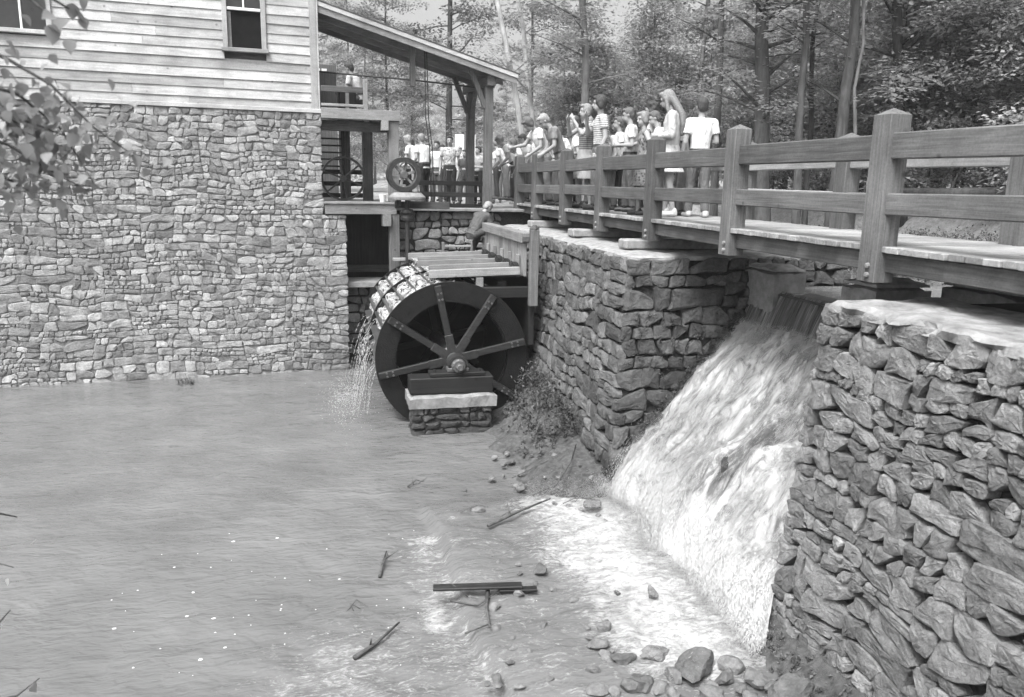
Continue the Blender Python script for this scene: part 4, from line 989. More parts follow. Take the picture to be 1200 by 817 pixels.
# ------------------------------------------------------------------ leaves and plants
def leaf_card(V, Fc, T, p, d, up, L, W_, tone, fold=.25):
    d = d.normalized(); s = d.cross(up); s = s.normalized() if s.length > 1e-4 else d.orthogonal().normalized(); n_ = s.cross(d); b = len(V)
    V += [p, p + d * L * .45 + s * W_ * .5 + n_ * W_ * fold, p + d * L, p + d * L * .45 - s * W_ * .5 + n_ * W_ * fold]; T += [tone] * 4
    Fc += [(b, b + 1, b + 2), (b, b + 2, b + 3)]
def rv(r): return Vector((r.gauss(0, 1), r.gauss(0, 1), r.gauss(0, 1))).normalized()
def near_leaf_mesh(seed):
    r = random.Random(seed); V, Fc = [], []
    prof = [(0, .04), (.14, .30), (.32, .42), (.55, .37), (.78, .2), (1, .0)]
    for i, (a, w) in enumerate(prof):
        z = -.22 * a * a + r.uniform(-.02, .02); V += [(a, -w, z + w * .25), (a, 0, z), (a, w, z + w * .25)]
    for i in range(len(prof) - 1):
        b = 3 * i; Fc += [(b, b + 1, b + 4, b + 3), (b + 1, b + 2, b + 5, b + 4)]
    return mesh('leaf', V, Fc, M['leaf_near'], True, r.uniform(.25, .9))
LEAFS = [near_leaf_mesh(i) for i in range(6)]
def leafy_branch(label, stems, yd, nleaf, lsize, seed, rw=14):
    r = random.Random(seed); root = aty(*stems[0][0], yd); o = empty('leafy_branch', root, 0, label, 'branch')
    paths = []
    for st in stems:
        pts = [aty(a, b, yd + r.uniform(-.06, .06) * yd) - root for a, b in st]; paths.append(pts)
        tube('twig', pts, [.0025 * yd * (1 - .75 * i / (len(pts) - 1)) for i in range(len(pts))], M['twig'], o, 5)
    for k in range(nleaf):
        pts = paths[k % len(paths)]; f = r.uniform(.05, 1) * (len(pts) - 1); i = min(int(f), len(pts) - 2); p = pts[i].lerp(pts[i + 1], f - i)
        p = p + rv(r) * r.uniform(.005, .055) * yd; l = link('leaf', LEAFS[k % 6], o, p); s = lsize * r.uniform(.65, 1.25)
        l.scale = (s, s, s); l.rotation_euler = (r.uniform(-.9, .9), r.uniform(.1, 1.3), r.uniform(0, 6.28))
    return o
leafy_branch('leafy branch hanging in front of the stone mill wall', [[(-60, 40), (10, 70), (60, 100), (110, 150), (160, 185)], [(-50, 90), (20, 110), (70, 150), (110, 215)], [(-50, 150), (10, 170), (50, 195), (105, 225)], [(-60, 60), (0, 120), (30, 160), (45, 205)], [(-50, 180), (0, 205), (35, 225)], [(-60, 100), (-10, 130), (40, 145), (90, 165)]], 2.5, 420, .036, 3)
leafy_branch('few leaves drooping over the top of the left mill window', [[(-30, -60), (30, -20), (80, 10), (98, 22)], [(-20, -40), (30, -5), (58, 18)]], 2.5, 26, .052, 5)
leafy_branch('sparse sprig of leaves hanging low over the pool water', [[(-60, 650), (-20, 655), (16, 665)], [(-60, 600), (-10, 600), (20, 606)]], 4.2, 7, .04, 6)
leafy_branch('wispy low sprig of stems at the near pool edge', [[(-60, 760), (-10, 740), (12, 715)], [(-40, 830), (20, 815), (46, 795)]], 4.2, 12, .05, 7)
def weeds(name, label, spots, n, seed, h=(.15, .4), mat='weed', lw=.035, kind='stuff'):
    r = random.Random(seed); V, Fc, T = [], [], []
    for k in range(n):
        p = spots(r); hh = r.uniform(*h); tilt = Vector((r.gauss(0, .35), r.gauss(0, .35), 1)).normalized(); tn = r.random()
        for j in range(r.randint(4, 8)):
            q = p + tilt * hh * (j + 1) / 8 * r.uniform(.8, 1.2); d = (rv(r) + tilt * .4); leaf_card(V, Fc, T, q, d, Vector((0, 0, 1)), r.uniform(.5, 1.3) * lw * 2, lw * r.uniform(.7, 1.3), min(1, max(0, tn + r.uniform(-.25, .25))))
    return tag(link(name, mesh(name, V, Fc, M[mat], False, T)), label, 'plants', kind=kind)
def sp_bank(r):
    y = r.uniform(10.2, 12.9); d = abs(r.gauss(0, .33)); x = 3.50 - d; return Vector((x, y, bank_h(x, y) - .02 + r.random() ** 2 * .35 * (d < .35)))
weeds('weeds', 'low dark weeds on the mud bank between wheel and abutment', sp_bank, 420, 1, (.1, .32))
def sp_wing(r):
    y = r.uniform(4.0, 5.6); x = 3.7 - abs(r.gauss(0, .16)); return Vector((x, y, bank2_h(x, y) - .02))
weeds('weeds', 'small weeds along the foot of the wing wall', sp_wing, 70, 2, (.04, .16), 'weed', .022)
def sp_side(r):
    z = r.uniform(.3, 2.3); x = r.uniform(3.9, 5.4); z = max(z, .25 + (x - 3.4) * 1.0); return Vector((x, 8.98 + .62 * (z + .15) / 3.15 - .05, z))
weeds('weeds', 'wet moss and ferns on the dark abutment side above the white water', sp_side, 150, 3, (.04, .16), 'weed', .022)
def sp_far(r):
    a = math.radians(r.uniform(33, 60)); d = r.uniform(12.5, 24); x, y = d * math.sin(a), d * math.cos(a); return Vector((x, y, max(2.6, ground_h(x, y))))
weeds('weeds', 'tangled weeds on the pond bank beyond the footbridge', sp_far, 4600, 4, (.15, .5), 'weed', .038)
weeds('water_weed', 'small tuft of grass growing in the pool at the mill wall foot', lambda r: atz(218 + r.uniform(-10, 10), 450 + r.uniform(-3, 3), .0), 40, 5, (.05, .16), 'weed', .02, None)

# ------------------------------------------------------------------ trees
def tree_meshes(seed, H=15, lo=3.0, r0=.16, spread=3.0, nlimb=26, clump=26, leaf=.17, leafm='leaf', bark='bark_mid', lean=0.0, dens=1.0):
    r = random.Random(seed); tp = []
    bx, by = r.uniform(-.4, .4), r.uniform(-.4, .4); n = 9
    for i in range(n + 1):
        t = i / n; tp.append(Vector((bx * math.sin(t * 3 + seed) * t + lean * t * H, by * math.sin(t * 2.3 + seed * 2) * t, t * H)))
    V, Fc = tube_geo(tp, [r0 * (1.25 if i == 0 else 1 - .82 * i / n) for i in range(n + 1)], 9)
    LV, LF, LT = [], [], []
    for k in range(nlimb):
        t = lo / H + (1 - lo / H) * ((k + r.random()) / nlimb); i = min(int(t * n), n - 1); p = tp[i].lerp(tp[i + 1], t * n - i)
        a = k * 2.4 + r.uniform(-.5, .5); ln = spread * (1.05 - .75 * max(0, (t - .45) / .55)) * r.uniform(.6, 1.15)
        d = Vector((math.cos(a), math.sin(a), r.uniform(-.05, .55)))
        pts = [p]
        for q in range(1, 5): pts.append(pts[-1] + (d + Vector((r.gauss(0, .2), r.gauss(0, .2), r.gauss(0, .12) - .05 * q))).normalized() * ln / 4)
        tube_geo(pts, [r0 * .22 * (1 - .2 * q) for q in range(5)], 4, V, Fc)
        for c in range(int(13 * dens)):
            f = r.uniform(.3, 1) * 4; i2 = min(int(f), 3); cp = pts[i2].lerp(pts[i2 + 1], f - i2) + Vector((r.gauss(0, .32), r.gauss(0, .32), r.gauss(0, .14)))
            tn = r.uniform(.1, .9); up = Vector((r.gauss(0, .3), r.gauss(0, .3), 1)).normalized()
            for j in range(clump):
                o_ = rv(r); q = cp + Vector((o_.x * .58, o_.y * .58, o_.z * .22)) * r.random() ** .4; dd = Vector((o_.x, o_.y, r.gauss(-.15, .3)))
                leaf_card(LV, LF, LT, q, dd, up + rv(r) * .45, leaf * r.uniform(.7, 1.4), leaf * r.uniform(.45, .8), max(0, min(1, tn + r.uniform(-.25, .25))), .12)
    return mesh('trunk', V, Fc, M[bark], True), mesh('crown', LV, LF, M[leafm], False, LT)
KINDS = [
    ('broadleaf_tree', tree_meshes(1, 16, 2.2, .15, 3.3, 34, 24, .17, 'leaf', 'bark_mid')),
    ('broadleaf_tree', tree_meshes(2, 14, 1.6, .12, 2.9, 34, 24, .16, 'leaf_light', 'bark_mid')),
    ('broadleaf_tree', tree_meshes(3, 18, 3.2, .2, 3.6, 36, 24, .18, 'leaf', 'bark_dark')),
    ('evergreen_tree', tree_meshes(4, 13, .8, .13, 2.5, 46, 30, .13, 'leaf_dark', 'bark_dark')),
    ('sapling', tree_meshes(5, 8, .9, .06, 1.9, 24, 24, .14, 'leaf_light', 'bark_mid')),
    ('sapling', tree_meshes(6, 6.5, .4, .05, 1.9, 24, 26, .14, 'leaf', 'bark_dark')),
]
TL = ['mid grey broadleaf tree of the wood behind the bridge', 'pale leaved broadleaf tree of the wood behind the bridge', 'tall dark-barked broadleaf tree of the wood behind the bridge',
      'dense dark evergreen of the wood behind the bridge', 'thin light-leaved sapling of the wood behind the bridge', 'low bushy sapling of the wood behind the bridge']
RANK = ['', ' at its near edge', ' one rank in', ' farther in', ' deep inside', ' on the skyline']
def put_tree(k, x, y, rz_, s, label=None, rank=0):
    nm, (tm, cm) = KINDS[k]; o = empty(nm, (x, y, ground_h(x, y) - .05), rz_, label or TL[k] + RANK[rank], 'tree', None if label else 'trees of the wood behind the bridge'); o.scale = (s, s, s)
    link('trunk', tm, o); link('crown', cm, o); return o
rt = random.Random(9)
def polar(px, d):
    r_ = ray(px, 215); h = math.hypot(r_.x, r_.y); return r_.x / h * d, r_.y / h * d
rows = [(25, 30, 60, (5, 4, 5, 4, 1)), (31, 38, 62, (0, 1, 2, 3, 4, 1)), (40, 52, 56, (0, 1, 2, 3, 1)), (56, 72, 56, (0, 1, 2, 3)), (78, 95, 60, (0, 1, 2))]
for ri, (d0, d1, st, ks) in enumerate(rows):
    px = 300
    while px < 1420:
        d = rt.uniform(d0, d1); x, y = polar(px, d)
        if (px < 650 and ri < 2) or (690 < px < 800 and ri in (1, 2)) or (540 < px < 580 and ri == 2): px += st * .7; continue
        if pond_d(x, y) > .9 and not (x < 6.0 and y < 24):
            put_tree(rt.choice(ks), x, y, rt.uniform(0, 6.28), rt.uniform(.82, 1.2) * (1, 1, .85, .8, .7)[ri], None, ri + 1)
        px += st * rt.uniform(.6, 1.3)
for px, d, k in ((1080, 27, 0), (1150, 25, 3), (1230, 24, 5), (1120, 30, 1), (1190, 31, 0), (1290, 27, 1), (1040, 27, 5), (1380, 26, 0)):
    x, y = polar(px, d); put_tree(k, x, y, rt.uniform(0, 6.28), rt.uniform(.85, 1.1), {3: 'dark evergreen crowding the pond bank behind the bridge railing', 5: 'bushy sapling on the pond bank behind the bridge railing', 0: 'broadleaf tree on the pond bank behind the bridge railing', 1: 'pale leaved tree on the pond bank behind the bridge railing'}[k])['group'] = 'trees on the pond bank'
px = 640
while px < 1060:       # understorey
    d = rt.uniform(27, 33); x, y = polar(px, d)
    if pond_d(x, y) > .9: put_tree(rt.choice((4, 5)), x, y, rt.uniform(0, 6.28), rt.uniform(.6, .9), None, 1)
    px += rt.uniform(24, 44)
for px, d in ((815, 32), (860, 35), (920, 33), (965, 36), (1010, 31)):
    x, y = polar(px, d); put_tree(rt.choice((0, 1)), x, y, rt.uniform(0, 6.28), rt.uniform(.85, 1.0), None, 2)
def trunk_tree(label, bpx, tpx, d, r0, bark, seed, cover=10, name='tall_tree'):
    a = polar(bpx, d); A = Vector((a[0], a[1], ground_h(*a) - .1)); r_ = ray(*tpx); t = d / math.hypot(r_.x, r_.y); B = CAMP + r_ * t
    o = empty(name, A, 0, label, 'tree'); v = B - A; L = v.length; v = v / L; pts = [v * (L * 1.35 * i / 8) + Vector((.10 * nz(i * .9, seed), .1 * nz(i * .9, seed + 5), 0)) for i in range(9)]
    V, Fc = tube_geo(pts, [r0 * (1.2 if i == 0 else 1 - .06 * i) for i in range(9)], 10); r = random.Random(seed); LV, LF, LT = [], [], []
    for k in range(cover):
        f = r.uniform(3.2, 8); i = min(int(f), 7); p = pts[i].lerp(pts[i + 1], f - i); a_ = r.uniform(0, 6.28); dd = Vector((math.cos(a_), math.sin(a_), r.uniform(.1, .7))); ln = r.uniform(.8, 2.4)
        q = [p, p + dd * ln * .5, p + dd * ln + Vector((0, 0, -.1))]; tube_geo(q, [r0 * .25, r0 * .15, r0 * .06], 5, V, Fc)
        for c in range(6):
            cp = q[1].lerp(q[2], r.uniform(0, 1.2)) + rv(r) * .25; tn = r.uniform(.2, .9)
            for j in range(22):
                o_ = rv(r); leaf_card(LV, LF, LT, cp + Vector((o_.x * .45, o_.y * .45, o_.z * .16)), Vector((o_.x, o_.y, -.1)), Vector((0, 0, 1)) + rv(r) * .4, r.uniform(.1, .2), r.uniform(.07, .12), max(0, min(1, tn + r.uniform(-.2, .2))), .1)
    link('trunk', mesh('trunk', V, Fc, M[bark], True), o); link('crown', mesh('crown', LV, LF, M['leaf'], False, LT), o)
trunk_tree('slender pale trunk leaning left, the lower-leaning of a pair above the porch eave', 628, (583, 0), 26, .115, 'bark_pale', 1)
trunk_tree('slender pale trunk leaning left, the straighter of a pair beside the porch eave', 637, (608, 0), 27, .10, 'bark_pale', 2)
trunk_tree('grey forked trunk rising behind the bearded man', 690, (683, 0), 26, .15, 'bark_mid', 3)
trunk_tree('thick dark vine-covered trunk behind the second railing post', 900, (893, 0), 25, .27, 'bark_dark', 4, 22)
trunk_tree('thin dark trunk right of the vine-covered tree', 938, (945, 0), 24, .13, 'bark_dark', 5)
trunk_tree('very thin dark trunk close to another thin trunk', 949, (957, 0), 26, .09, 'bark_dark', 6)
trunk_tree('stout leaning dark trunk behind the middle railing post', 978, (1004, 0), 24, .19, 'bark_dark', 7, 8)
trunk_tree('slim grey dead-looking trunk with few branches', 1000, (1012, 0), 24, .06, 'bark_mid', 8, 5)
trunk_tree('dark straight trunk behind the man in the white T-shirt', 840, (846, 0), 27, .14, 'bark_dark', 10)
trunk_tree('dark trunk near the corner of the far railing', 1060, (1052, 0), 26, .2, 'bark_dark', 11)
r = random.Random(15); LV, LF, LT = [], [], []
for k in range(2600):
    px, d = r.uniform(250, 1450), r.uniform(96, 120); x, y = polar(px, d); zt = 3.5 + 12.5 * r.random() ** .9 * (.75 + .35 * nz(px * .012, 2.2)); cp = Vector((x, y, zt)); tn = r.uniform(.1, .9)
    for j in range(18):
        o_ = rv(r); leaf_card(LV, LF, LT, cp + Vector((o_.x * 1.3, o_.y * 1.3, o_.z * .7)), o_, Vector((0, 0, 1)) + rv(r) * .6, r.uniform(.4, .75), r.uniform(.25, .45), max(0, min(1, tn + r.uniform(-.2, .2))), .1)
tag(link('distant_wood', mesh('distant_wood', LV, LF, M['leaf_light'], False, LT)), 'far-off mass of trees closing the view', 'wood', kind='stuff')
lg = empty('fallen_log', (*polar(1110, 24), 3.55), 0, 'dark fallen log lying in the wood beyond the far railing', 'log')
lgo = Vector(lg.location); e_ = Vector((*polar(1190, 23.5), 3.95)); s_ = Vector((*polar(1050, 24.5), 3.9))
tube('log_body', [s_ - lgo, Vector((0, 0, .32)), e_ - lgo], [.09, .13, .11], M['bark_dark'], lg, 8); tube('broken_limb', [Vector((.1, 0, .3)), Vector((.5, .2, .9))], [.05, .02], M['bark_dark'], lg, 6)
sb = empty('notice_board', (*polar(544, 30), 3.35), math.radians(-5), 'white notice board on a post behind the crowd by the porch', 'sign')
box('panel', (-.35, -.02, 1.45), (-.02, .02, 2.25), M['white_paint'], sb); box('panel', (.14, -.02, 1.45), (.4, .02, 2.25), M['white_paint'], sb); box('sign_post', (-.01, -.05, 0), (.12, .05, 2.3), M['wood_z'], sb)

hz_me = box_mesh((1100.0, 1100.0, 31.5), M['spray'], 0).copy(); hz_me.materials.clear()
hm = bpy.data.materials.new('summer_haze'); hm.use_nodes = True; hm.node_tree.nodes.clear()
_o = hm.node_tree.nodes.new('ShaderNodeOutputMaterial'); _v = hm.node_tree.nodes.new('ShaderNodeVolumePrincipled')
_v.inputs['Color'].default_value = (.9, .9, .9, 1); _v.inputs['Density'].default_value = 0.0008; hm.node_tree.links.new(_v.outputs[0], _o.inputs['Volume'])
hz_me.materials.append(hm); tag(link('haze', hz_me, None, (0, 0, 13.5)), kind='stuff')

# ------------------------------------------------------------------ people
def cap(V, Fc, a, b, ra, rb, n=10):
    a, b = Vector(a), Vector(b); d = (b - a).normalized()
    tube_geo([a - d * ra * .85, a - d * ra * .45, a, b, b + d * rb * .45, b + d * rb * .85], [ra * .45, ra * .87, ra, rb, rb * .87, rb * .45], n, V, Fc)
def cyl(V, Fc, a, b, ra, rb, n=12): tube_geo([Vector(a), Vector(b)], [ra, rb], n, V, Fc)
def ell(V, Fc, c, r, R3=None, n=12, m=8):
    b = len(V); c = Vector(c)
    for i in range(1, m):
        th = math.pi * i / m
        for k in range(n):
            ph = 2 * math.pi * k / n; p = Vector((r[0] * math.sin(th) * math.cos(ph), r[1] * math.sin(th) * math.sin(ph), r[2] * math.cos(th))); V.append(c + (R3 @ p if R3 else p))
    for z in (1, -1): p = Vector((0, 0, r[2] * z)); V.append(c + (R3 @ p if R3 else p))
    for i in range(m - 2):
        for k in range(n): a, d = b + i * n + k, b + i * n + (k + 1) % n; Fc.append((a, a + n, d + n, d))
    t = b + (m - 1) * n
    for k in range(n): Fc.append((t, b + k, b + (k + 1) % n)); Fc.append((t + 1, b + (m - 2) * n + (k + 1) % n, b + (m - 2) * n + k))
def loft(V, Fc, rings, R3, n=14):
    b = len(V)
    for (c, rx, ry) in rings:
        for k in range(n): a = 2 * math.pi * k / n; V.append(Vector(c) + R3 @ Vector((rx * math.cos(a), ry * math.sin(a), 0)))
    for i in range(len(rings) - 1):
        for k in range(n): a, d = b + i * n + k, b + i * n + (k + 1) % n; Fc.append((a, d, d + n, a + n))
    Fc.append(tuple(b + k for k in reversed(range(n)))); e = b + (len(rings) - 1) * n; Fc.append(tuple(e + k for k in range(n)))
def skin(name, V, Fc, mat, parent, vox):
    o = link(name, mesh(name, V, Fc, mat), parent); m = o.modifiers.new('surface', 'REMESH'); m.mode = 'VOXEL'; m.voxel_size = vox; m.use_smooth_shade = True
    s = o.modifiers.new('soften', 'SMOOTH'); s.factor = .5; s.iterations = 4; return o
CL = {}
def cloth(v, pat=None, pv=.4):
    k = (v, pat, pv)
    if k not in CL: CL[k] = cloth_mat('cloth', v * .86 if v > .3 else v, 60, pat, pv)
    return CL[k]
HM = {k: plain_mat('hair_' + k, a, b, 60, .5, .4, .5) for k, (a, b) in dict(dark=(.02, .06), brown=(.06, .13), fair=(.14, .26), grey=(.2, .34)).items()}
M['shoe'] = plain_mat('shoe_leather', .03, .07, 12, .5, .4, .1); M['shoe_pale'] = plain_mat('canvas_shoe', .45, .6, 12, .8, .2, .1); M['eye'] = plain_mat('eye', .01, .02, 5, .2, .5, 0)
ARMS = {  # (elbow offset, wrist offset) for the right arm, x away from the body, y forward
    'down': ((.05, -.03, -.29), (.01, .09, -.25)), 'rail': ((.04, .11, -.26), (-.10, .20, -.06)), 'mouth': ((.03, .17, -.23), (-.16, .06, .24)),
    'camera': ((.10, .19, -.16), (-.14, .10, .22)), 'hip': ((.17, -.07, -.23), (-.12, .10, -.21)), 'bent': ((.05, -.02, -.28), (-.12, .20, .0)), 'reach': ((.03, .24, -.16), (-.04, .25, .05))}
def person(label, loc, h, rz_, shirt=.7, trousers=.08, hair='dark', style='short', arms=('down', 'down'), lean=0.0, head=(0, 0), sleeve=.55, skirt=None, stride=.06, shoe='shoe',
           shorts=False, group='visitors crowding the footbridge', vox=.013, fem=False, sit=None, apron=None, shirt_pat=None, skirt_pat=None, side=0.0):
    k = h / 1.75; o = empty('person', loc, rz_, label, 'person', group)
    RL = Matrix.Rotation(-lean, 3, 'X') @ Matrix.Rotation(side, 3, 'Y'); P0 = Vector((0, 0, .93))
    T = lambda x, y, z: P0 + RL @ Vector((x, y, z - .93))
    shw = .175 if fem else .195; hw = .145 if fem else .14
    V, Fc = [], []
    hd = T(0, .015, 1.47) + RL @ Matrix.Rotation(-head[0], 3, 'X') @ Vector((0, .02, .165)); RH = RL @ Matrix.Rotation(-head[0], 3, 'X') @ Matrix.Rotation(head[1], 3, 'Z')
    H_ = lambda x, y, z: hd + RH @ Vector((x, y, z))
    ell(V, Fc, hd + RH @ Vector((0, -.01, .03)), (.076, .095, .095), RH); ell(V, Fc, H_(0, .022, -.045), (.058, .066, .075), RH)
    cap(V, Fc, H_(0, .085, .0), H_(0, .102, -.028), .010, .015, 8)
    for s in (-1, 1): ell(V, Fc, H_(s * .077, -.005, -.005), (.012, .02, .032), RH, 8, 6); ell(V, Fc, H_(s * .03, .07, .026), (.026, .018, .010), RH, 8, 6)
    ell(V, Fc, H_(0, .082, -.062), (.024, .012, .012), RH, 8, 6)
    cap(V, Fc, T(0, 0, 1.40), hd + RH @ Vector((0, -.015, -.05)), .055, .05)
    loft(V, Fc, [(T(0, 0, .90), hw - .01, .095), (T(0, 0, 1.05), .12, .085), (T(0, 0, 1.28), .15, .1), (T(0, 0, 1.40), .14, .085), (T(0, 0, 1.45), .07, .06)], RL)
    SV, SF = [], []; TV, TF = [], []
    # arms and hands
    for s, pose in ((1, arms[0]), (-1, arms[1])):
        sh = T(s * shw, 0, 1.405); e, w = ARMS[pose]; fl_ = lambda v: RL @ Vector((v[0] * s, v[1], v[2])) if pose not in ('down',) else Vector((v[0] * s, v[1] + lean * .12, v[2]))
        el = sh + fl_(e); wr = el + fl_(w); cap(V, Fc, sh, el, .052, .04); cap(V, Fc, el, wr, .042, .027)
        hd_ = (wr - el).normalized(); pn = hd_.cross(Vector((0, 0, 1))); pn = pn.normalized() if pn.length > .1 else Vector((1, 0, 0)); up_ = pn.cross(hd_)
        pm = wr + hd_ * .075; cap(V, Fc, wr, pm, .028, .034, 8)
        for f in range(4):
            off = up_ * (.030 - .02 * f); L = (.062, .072, .068, .052)[f]; m1 = pm + off * 1.15 + hd_ * L * .55; m2 = m1 + (hd_ * .75 - pn * s * .5).normalized() * L * .5
            cap(V, Fc, pm + off, m1, .0105, .010, 6); cap(V, Fc, m1, m2, .010, .008, 6)
        t1 = wr + hd_ * .03 + up_ * .03; cap(V, Fc, t1, t1 + (hd_ * .6 + up_ * .7).normalized() * .05, .013, .010, 6)
        if sleeve > 0:
            cap(SV, SF, sh + (sh - el).normalized() * -.0, sh.lerp(el, .2), .068, .067); cyl(SV, SF, sh.lerp(el, .05), sh.lerp(el, min(1, sleeve)), .066, .070 if sleeve < .95 else .056)
            if sleeve >= .95: cap(SV, SF, el, el.lerp(wr, .2), .055, .05); cyl(SV, SF, el, el.lerp(wr, .92), .053, .044)
    # legs
    feet = []
    for s in (-1, 1):
        hp = Vector((s * .088, 0, .90)); st = s * stride
        if sit: kn = hp + Vector((s * .12, .38, .14 if s > 0 else -.02)); an = kn + Vector((0, -.22, -.46 if s > 0 else -.32)); an.z = .485
        else: kn = Vector((s * .095, st * .55 + .02, .49)); an = Vector((s * .10, st - .02, .085))
        cap(V, Fc, hp, kn, .08, .055); cap(V, Fc, kn, an, .056, .036); toe = an + Vector((s * .02, .15, -.05)); cap(V, Fc, an + Vector((0, -.03, -.04)), toe, .036, .032, 8)
        if skirt is None:
            cap(TV, TF, hp, kn.lerp(hp, .35 if shorts else 0.02), .102, .082 if shorts else .075)
            if shorts: cyl(TV, TF, hp, kn.lerp(hp, .2), .10, .09)
            else: cyl(TV, TF, kn.lerp(hp, .1), an + Vector((0, .0, .0)), .073, .066); cap(TV, TF, kn, kn.lerp(an, .3), .074, .07)
        FV, FF = [], []; cap(FV, FF, an + Vector((0, -.035, -.045)), toe + Vector((0, .015, -.005)), .043, .038, 10); cap(FV, FF, an + Vector((0, -.02, .0)), an + Vector((0, -.03, -.04)), .046, .045, 10)
        feet.append((FV, FF)); 
    body = skin('body', V, Fc, M['skin'], o, vox)
    # shirt
    hem = .86 if apron is None else apron
    loft(SV, SF, [(T(0, 0, hem), hw + .03, .125), (T(0, 0, 1.0), .148, .118), (T(0, -.005, 1.12), .152, .118), (T(0, 0, 1.30), .185, .128), (T(0, -.005, 1.41), .175, .105), (T(0, -.01, 1.47), .085, .075)], RL)
    cap(SV, SF, T(-shw + .02, 0, 1.405), T(shw - .02, 0, 1.405), .070, .070)
    if skirt is None:
        loft(TV, TF, [(Vector((0, 0, .80)), .13, .11), (Vector((0, 0, .92)), .165, .128), (T(0, 0, .99), .155, .122), (T(0, 0, 1.02), .15, .118)], Matrix.Identity(3))
        skin('shorts' if shorts else 'trousers', TV, TF, cloth(trousers, skirt_pat), o, vox)
        BV, BF = [], []; loft(BV, BF, [(T(0, 0, .985), .162, .129), (T(0, 0, 1.02), .160, .128)], RL); link('belt', mesh('belt', BV, BF, M['shoe']), o)
    else:
        loft(TV, TF, [(Vector((0, .0, skirt)), .25, .22), (Vector((0, 0, .70)), .205, .175), (Vector((0, 0, .90)), .172, .140), (T(0, 0, 1.0), .15, .12)], Matrix.Identity(3), 18)
        for i_ in range(len(TV)): TV[i_] = TV[i_] * 1.0
        skin('skirt', TV, TF, cloth(trousers, skirt_pat), o, vox)
    skin('shirt', SV, SF, cloth(shirt, shirt_pat), o, vox)
    for FV, FF in feet: skin('shoe', FV, FF, M[shoe], o, vox)
    # hair
    HV, HF = [], []
    ell(HV, HF, H_(0, -.030, .048), (.092, .098, .092), RH, 16, 10); ell(HV, HF, H_(0, .045, .095), (.066, .05, .035), RH)
    ell(HV, HF, H_(0, -.06, .0), (.084, .062, .09), RH)
    if style in ('full', 'long'): ell(HV, HF, H_(0, -.03, .03), (.105, .105, .115), RH, 16, 10)
    if style == 'full':
        for s in (-1, 1): ell(HV, HF, H_(s * .075, -.02, -.03), (.035, .05, .07), RH)
    if style == 'long':
        loft(HV, HF, [(T(0, -.14, 1.13), .07, .03), (T(0, -.15, 1.28), .12, .045), (T(0, -.13, 1.42), .12, .06), (H_(0, -.07, 0), .105, .08), (H_(0, -.04, .08), .08, .08)], RL)
        for s in (-1, 1): cap(HV, HF, H_(s * .085, .01, .02), T(s * .10, .03, 1.36), .03, .025)
    if style == 'curly':
        r_ = random.Random(int(loc[1] * 100))
        for q in range(46):
            d = rv(r_); 
            if d.y < .35 and d.z > -.7: ell(HV, HF, H_(d.x * .095, -.02 + d.y * .09, .03 + d.z * .10), (.04, .04, .04), RH, 8, 6)
    skin('hair', HV, HF, HM[hair], o, .012)
    for s in (-1, 1): EV, EF = [], []; ell(EV, EF, H_(s * .031, .083, .008), (.012, .006, .007), RH, 8, 6); link('eye', mesh('eye', EV, EF, M['eye'], True), o)
    if sit:
        for c_ in o.children: c_.location.z -= .40
    o.scale = (k, k, k)
    return o
def on_deck(label, px, top, x, rz_deg, drop=0.0, hmax=1.9, **kw):
    """stand someone on the deck: x across the bridge, the photo gives the bearing; drop = height lost by leaning"""
    p = atx(px, top, x); h = max(1.1, min(hmax, p.z - DZ + drop)); return person(label, (x, p.y, DZ + .004), h, math.radians(rz_deg), **kw)
on_deck('man in a white T-shirt and jeans seen from behind at the far railing', 824, 116, 5.30, -8, 0, 1.8, shirt=.80, trousers=.13, hair='dark', arms=('bent', 'down'), sleeve=.6, stride=-.1, shoe='shoe_pale', vox=.011)
on_deck('young woman with long fair hair in a long pale tunic', 790, 108, 4.92, 62, .02, fem=True, shirt=.55, trousers=.55, hair='fair', style='long', arms=('rail', 'bent'), sleeve=.98, skirt=.62, head=(.35, 0), shoe='shoe_pale', vox=.011)
on_deck('child with short fair hair in bib top and patterned skirt, hand on hip', 757, 132, 4.66, 75, 0, 1.5, fem=True, shirt=.22, trousers=.22, hair='fair', style='full', arms=('down', 'hip'), sleeve=0, skirt=.50, head=(.15, .5), shirt_pat='check', skirt_pat='check', vox=.011)
on_deck('light-shirted youth with glasses and brown hair behind the bib-top child', 741, 127, 5.0, 70, 0, shirt=.66, trousers=.10, hair='brown', arms=('bent', 'bent'), sleeve=.6, head=(.2, 0), vox=.012)
on_deck('woman with dark curly hair half hidden behind the fair child', 768, 121, 5.28, 60, 0, fem=True, shirt=.62, trousers=.2, hair='dark', style='curly', arms=('rail', 'rail'), sleeve=.5, head=(.2, 0), vox=.012)
on_deck('person in plain white top beside the tall bearded man', 727, 138, 5.15, 80, 0, shirt=.78, trousers=.03, hair='brown', arms=('down', 'down'), sleeve=.5, vox=.012)
on_deck('tall dark-haired man in pale short-sleeved shirt, hand at his chin', 706, 111, 4.72, 80, .02, shirt=.66, trousers=.16, hair='dark', style='full', arms=('mouth', 'down'), sleeve=.55, head=(.1, 0), shirt_pat='stripe', apron=.80, vox=.011)
on_deck('fair-haired person holding up a camera, in patterned vest and pale skirt', 688, 126, 4.78, 95, .04, fem=True, shirt=.30, trousers=.40, hair='fair', style='full', arms=('camera', 'camera'), sleeve=0, skirt=.5, shirt_pat='stripe', vox=.012)
on_deck('grey-haired man in dark shirt bending over the railing', 659, 135, 4.72, 85, .10, shirt=.20, trousers=.16, hair='grey', arms=('rail', 'rail'), sleeve=.6, lean=.38, head=(.4, 0), vox=.012)
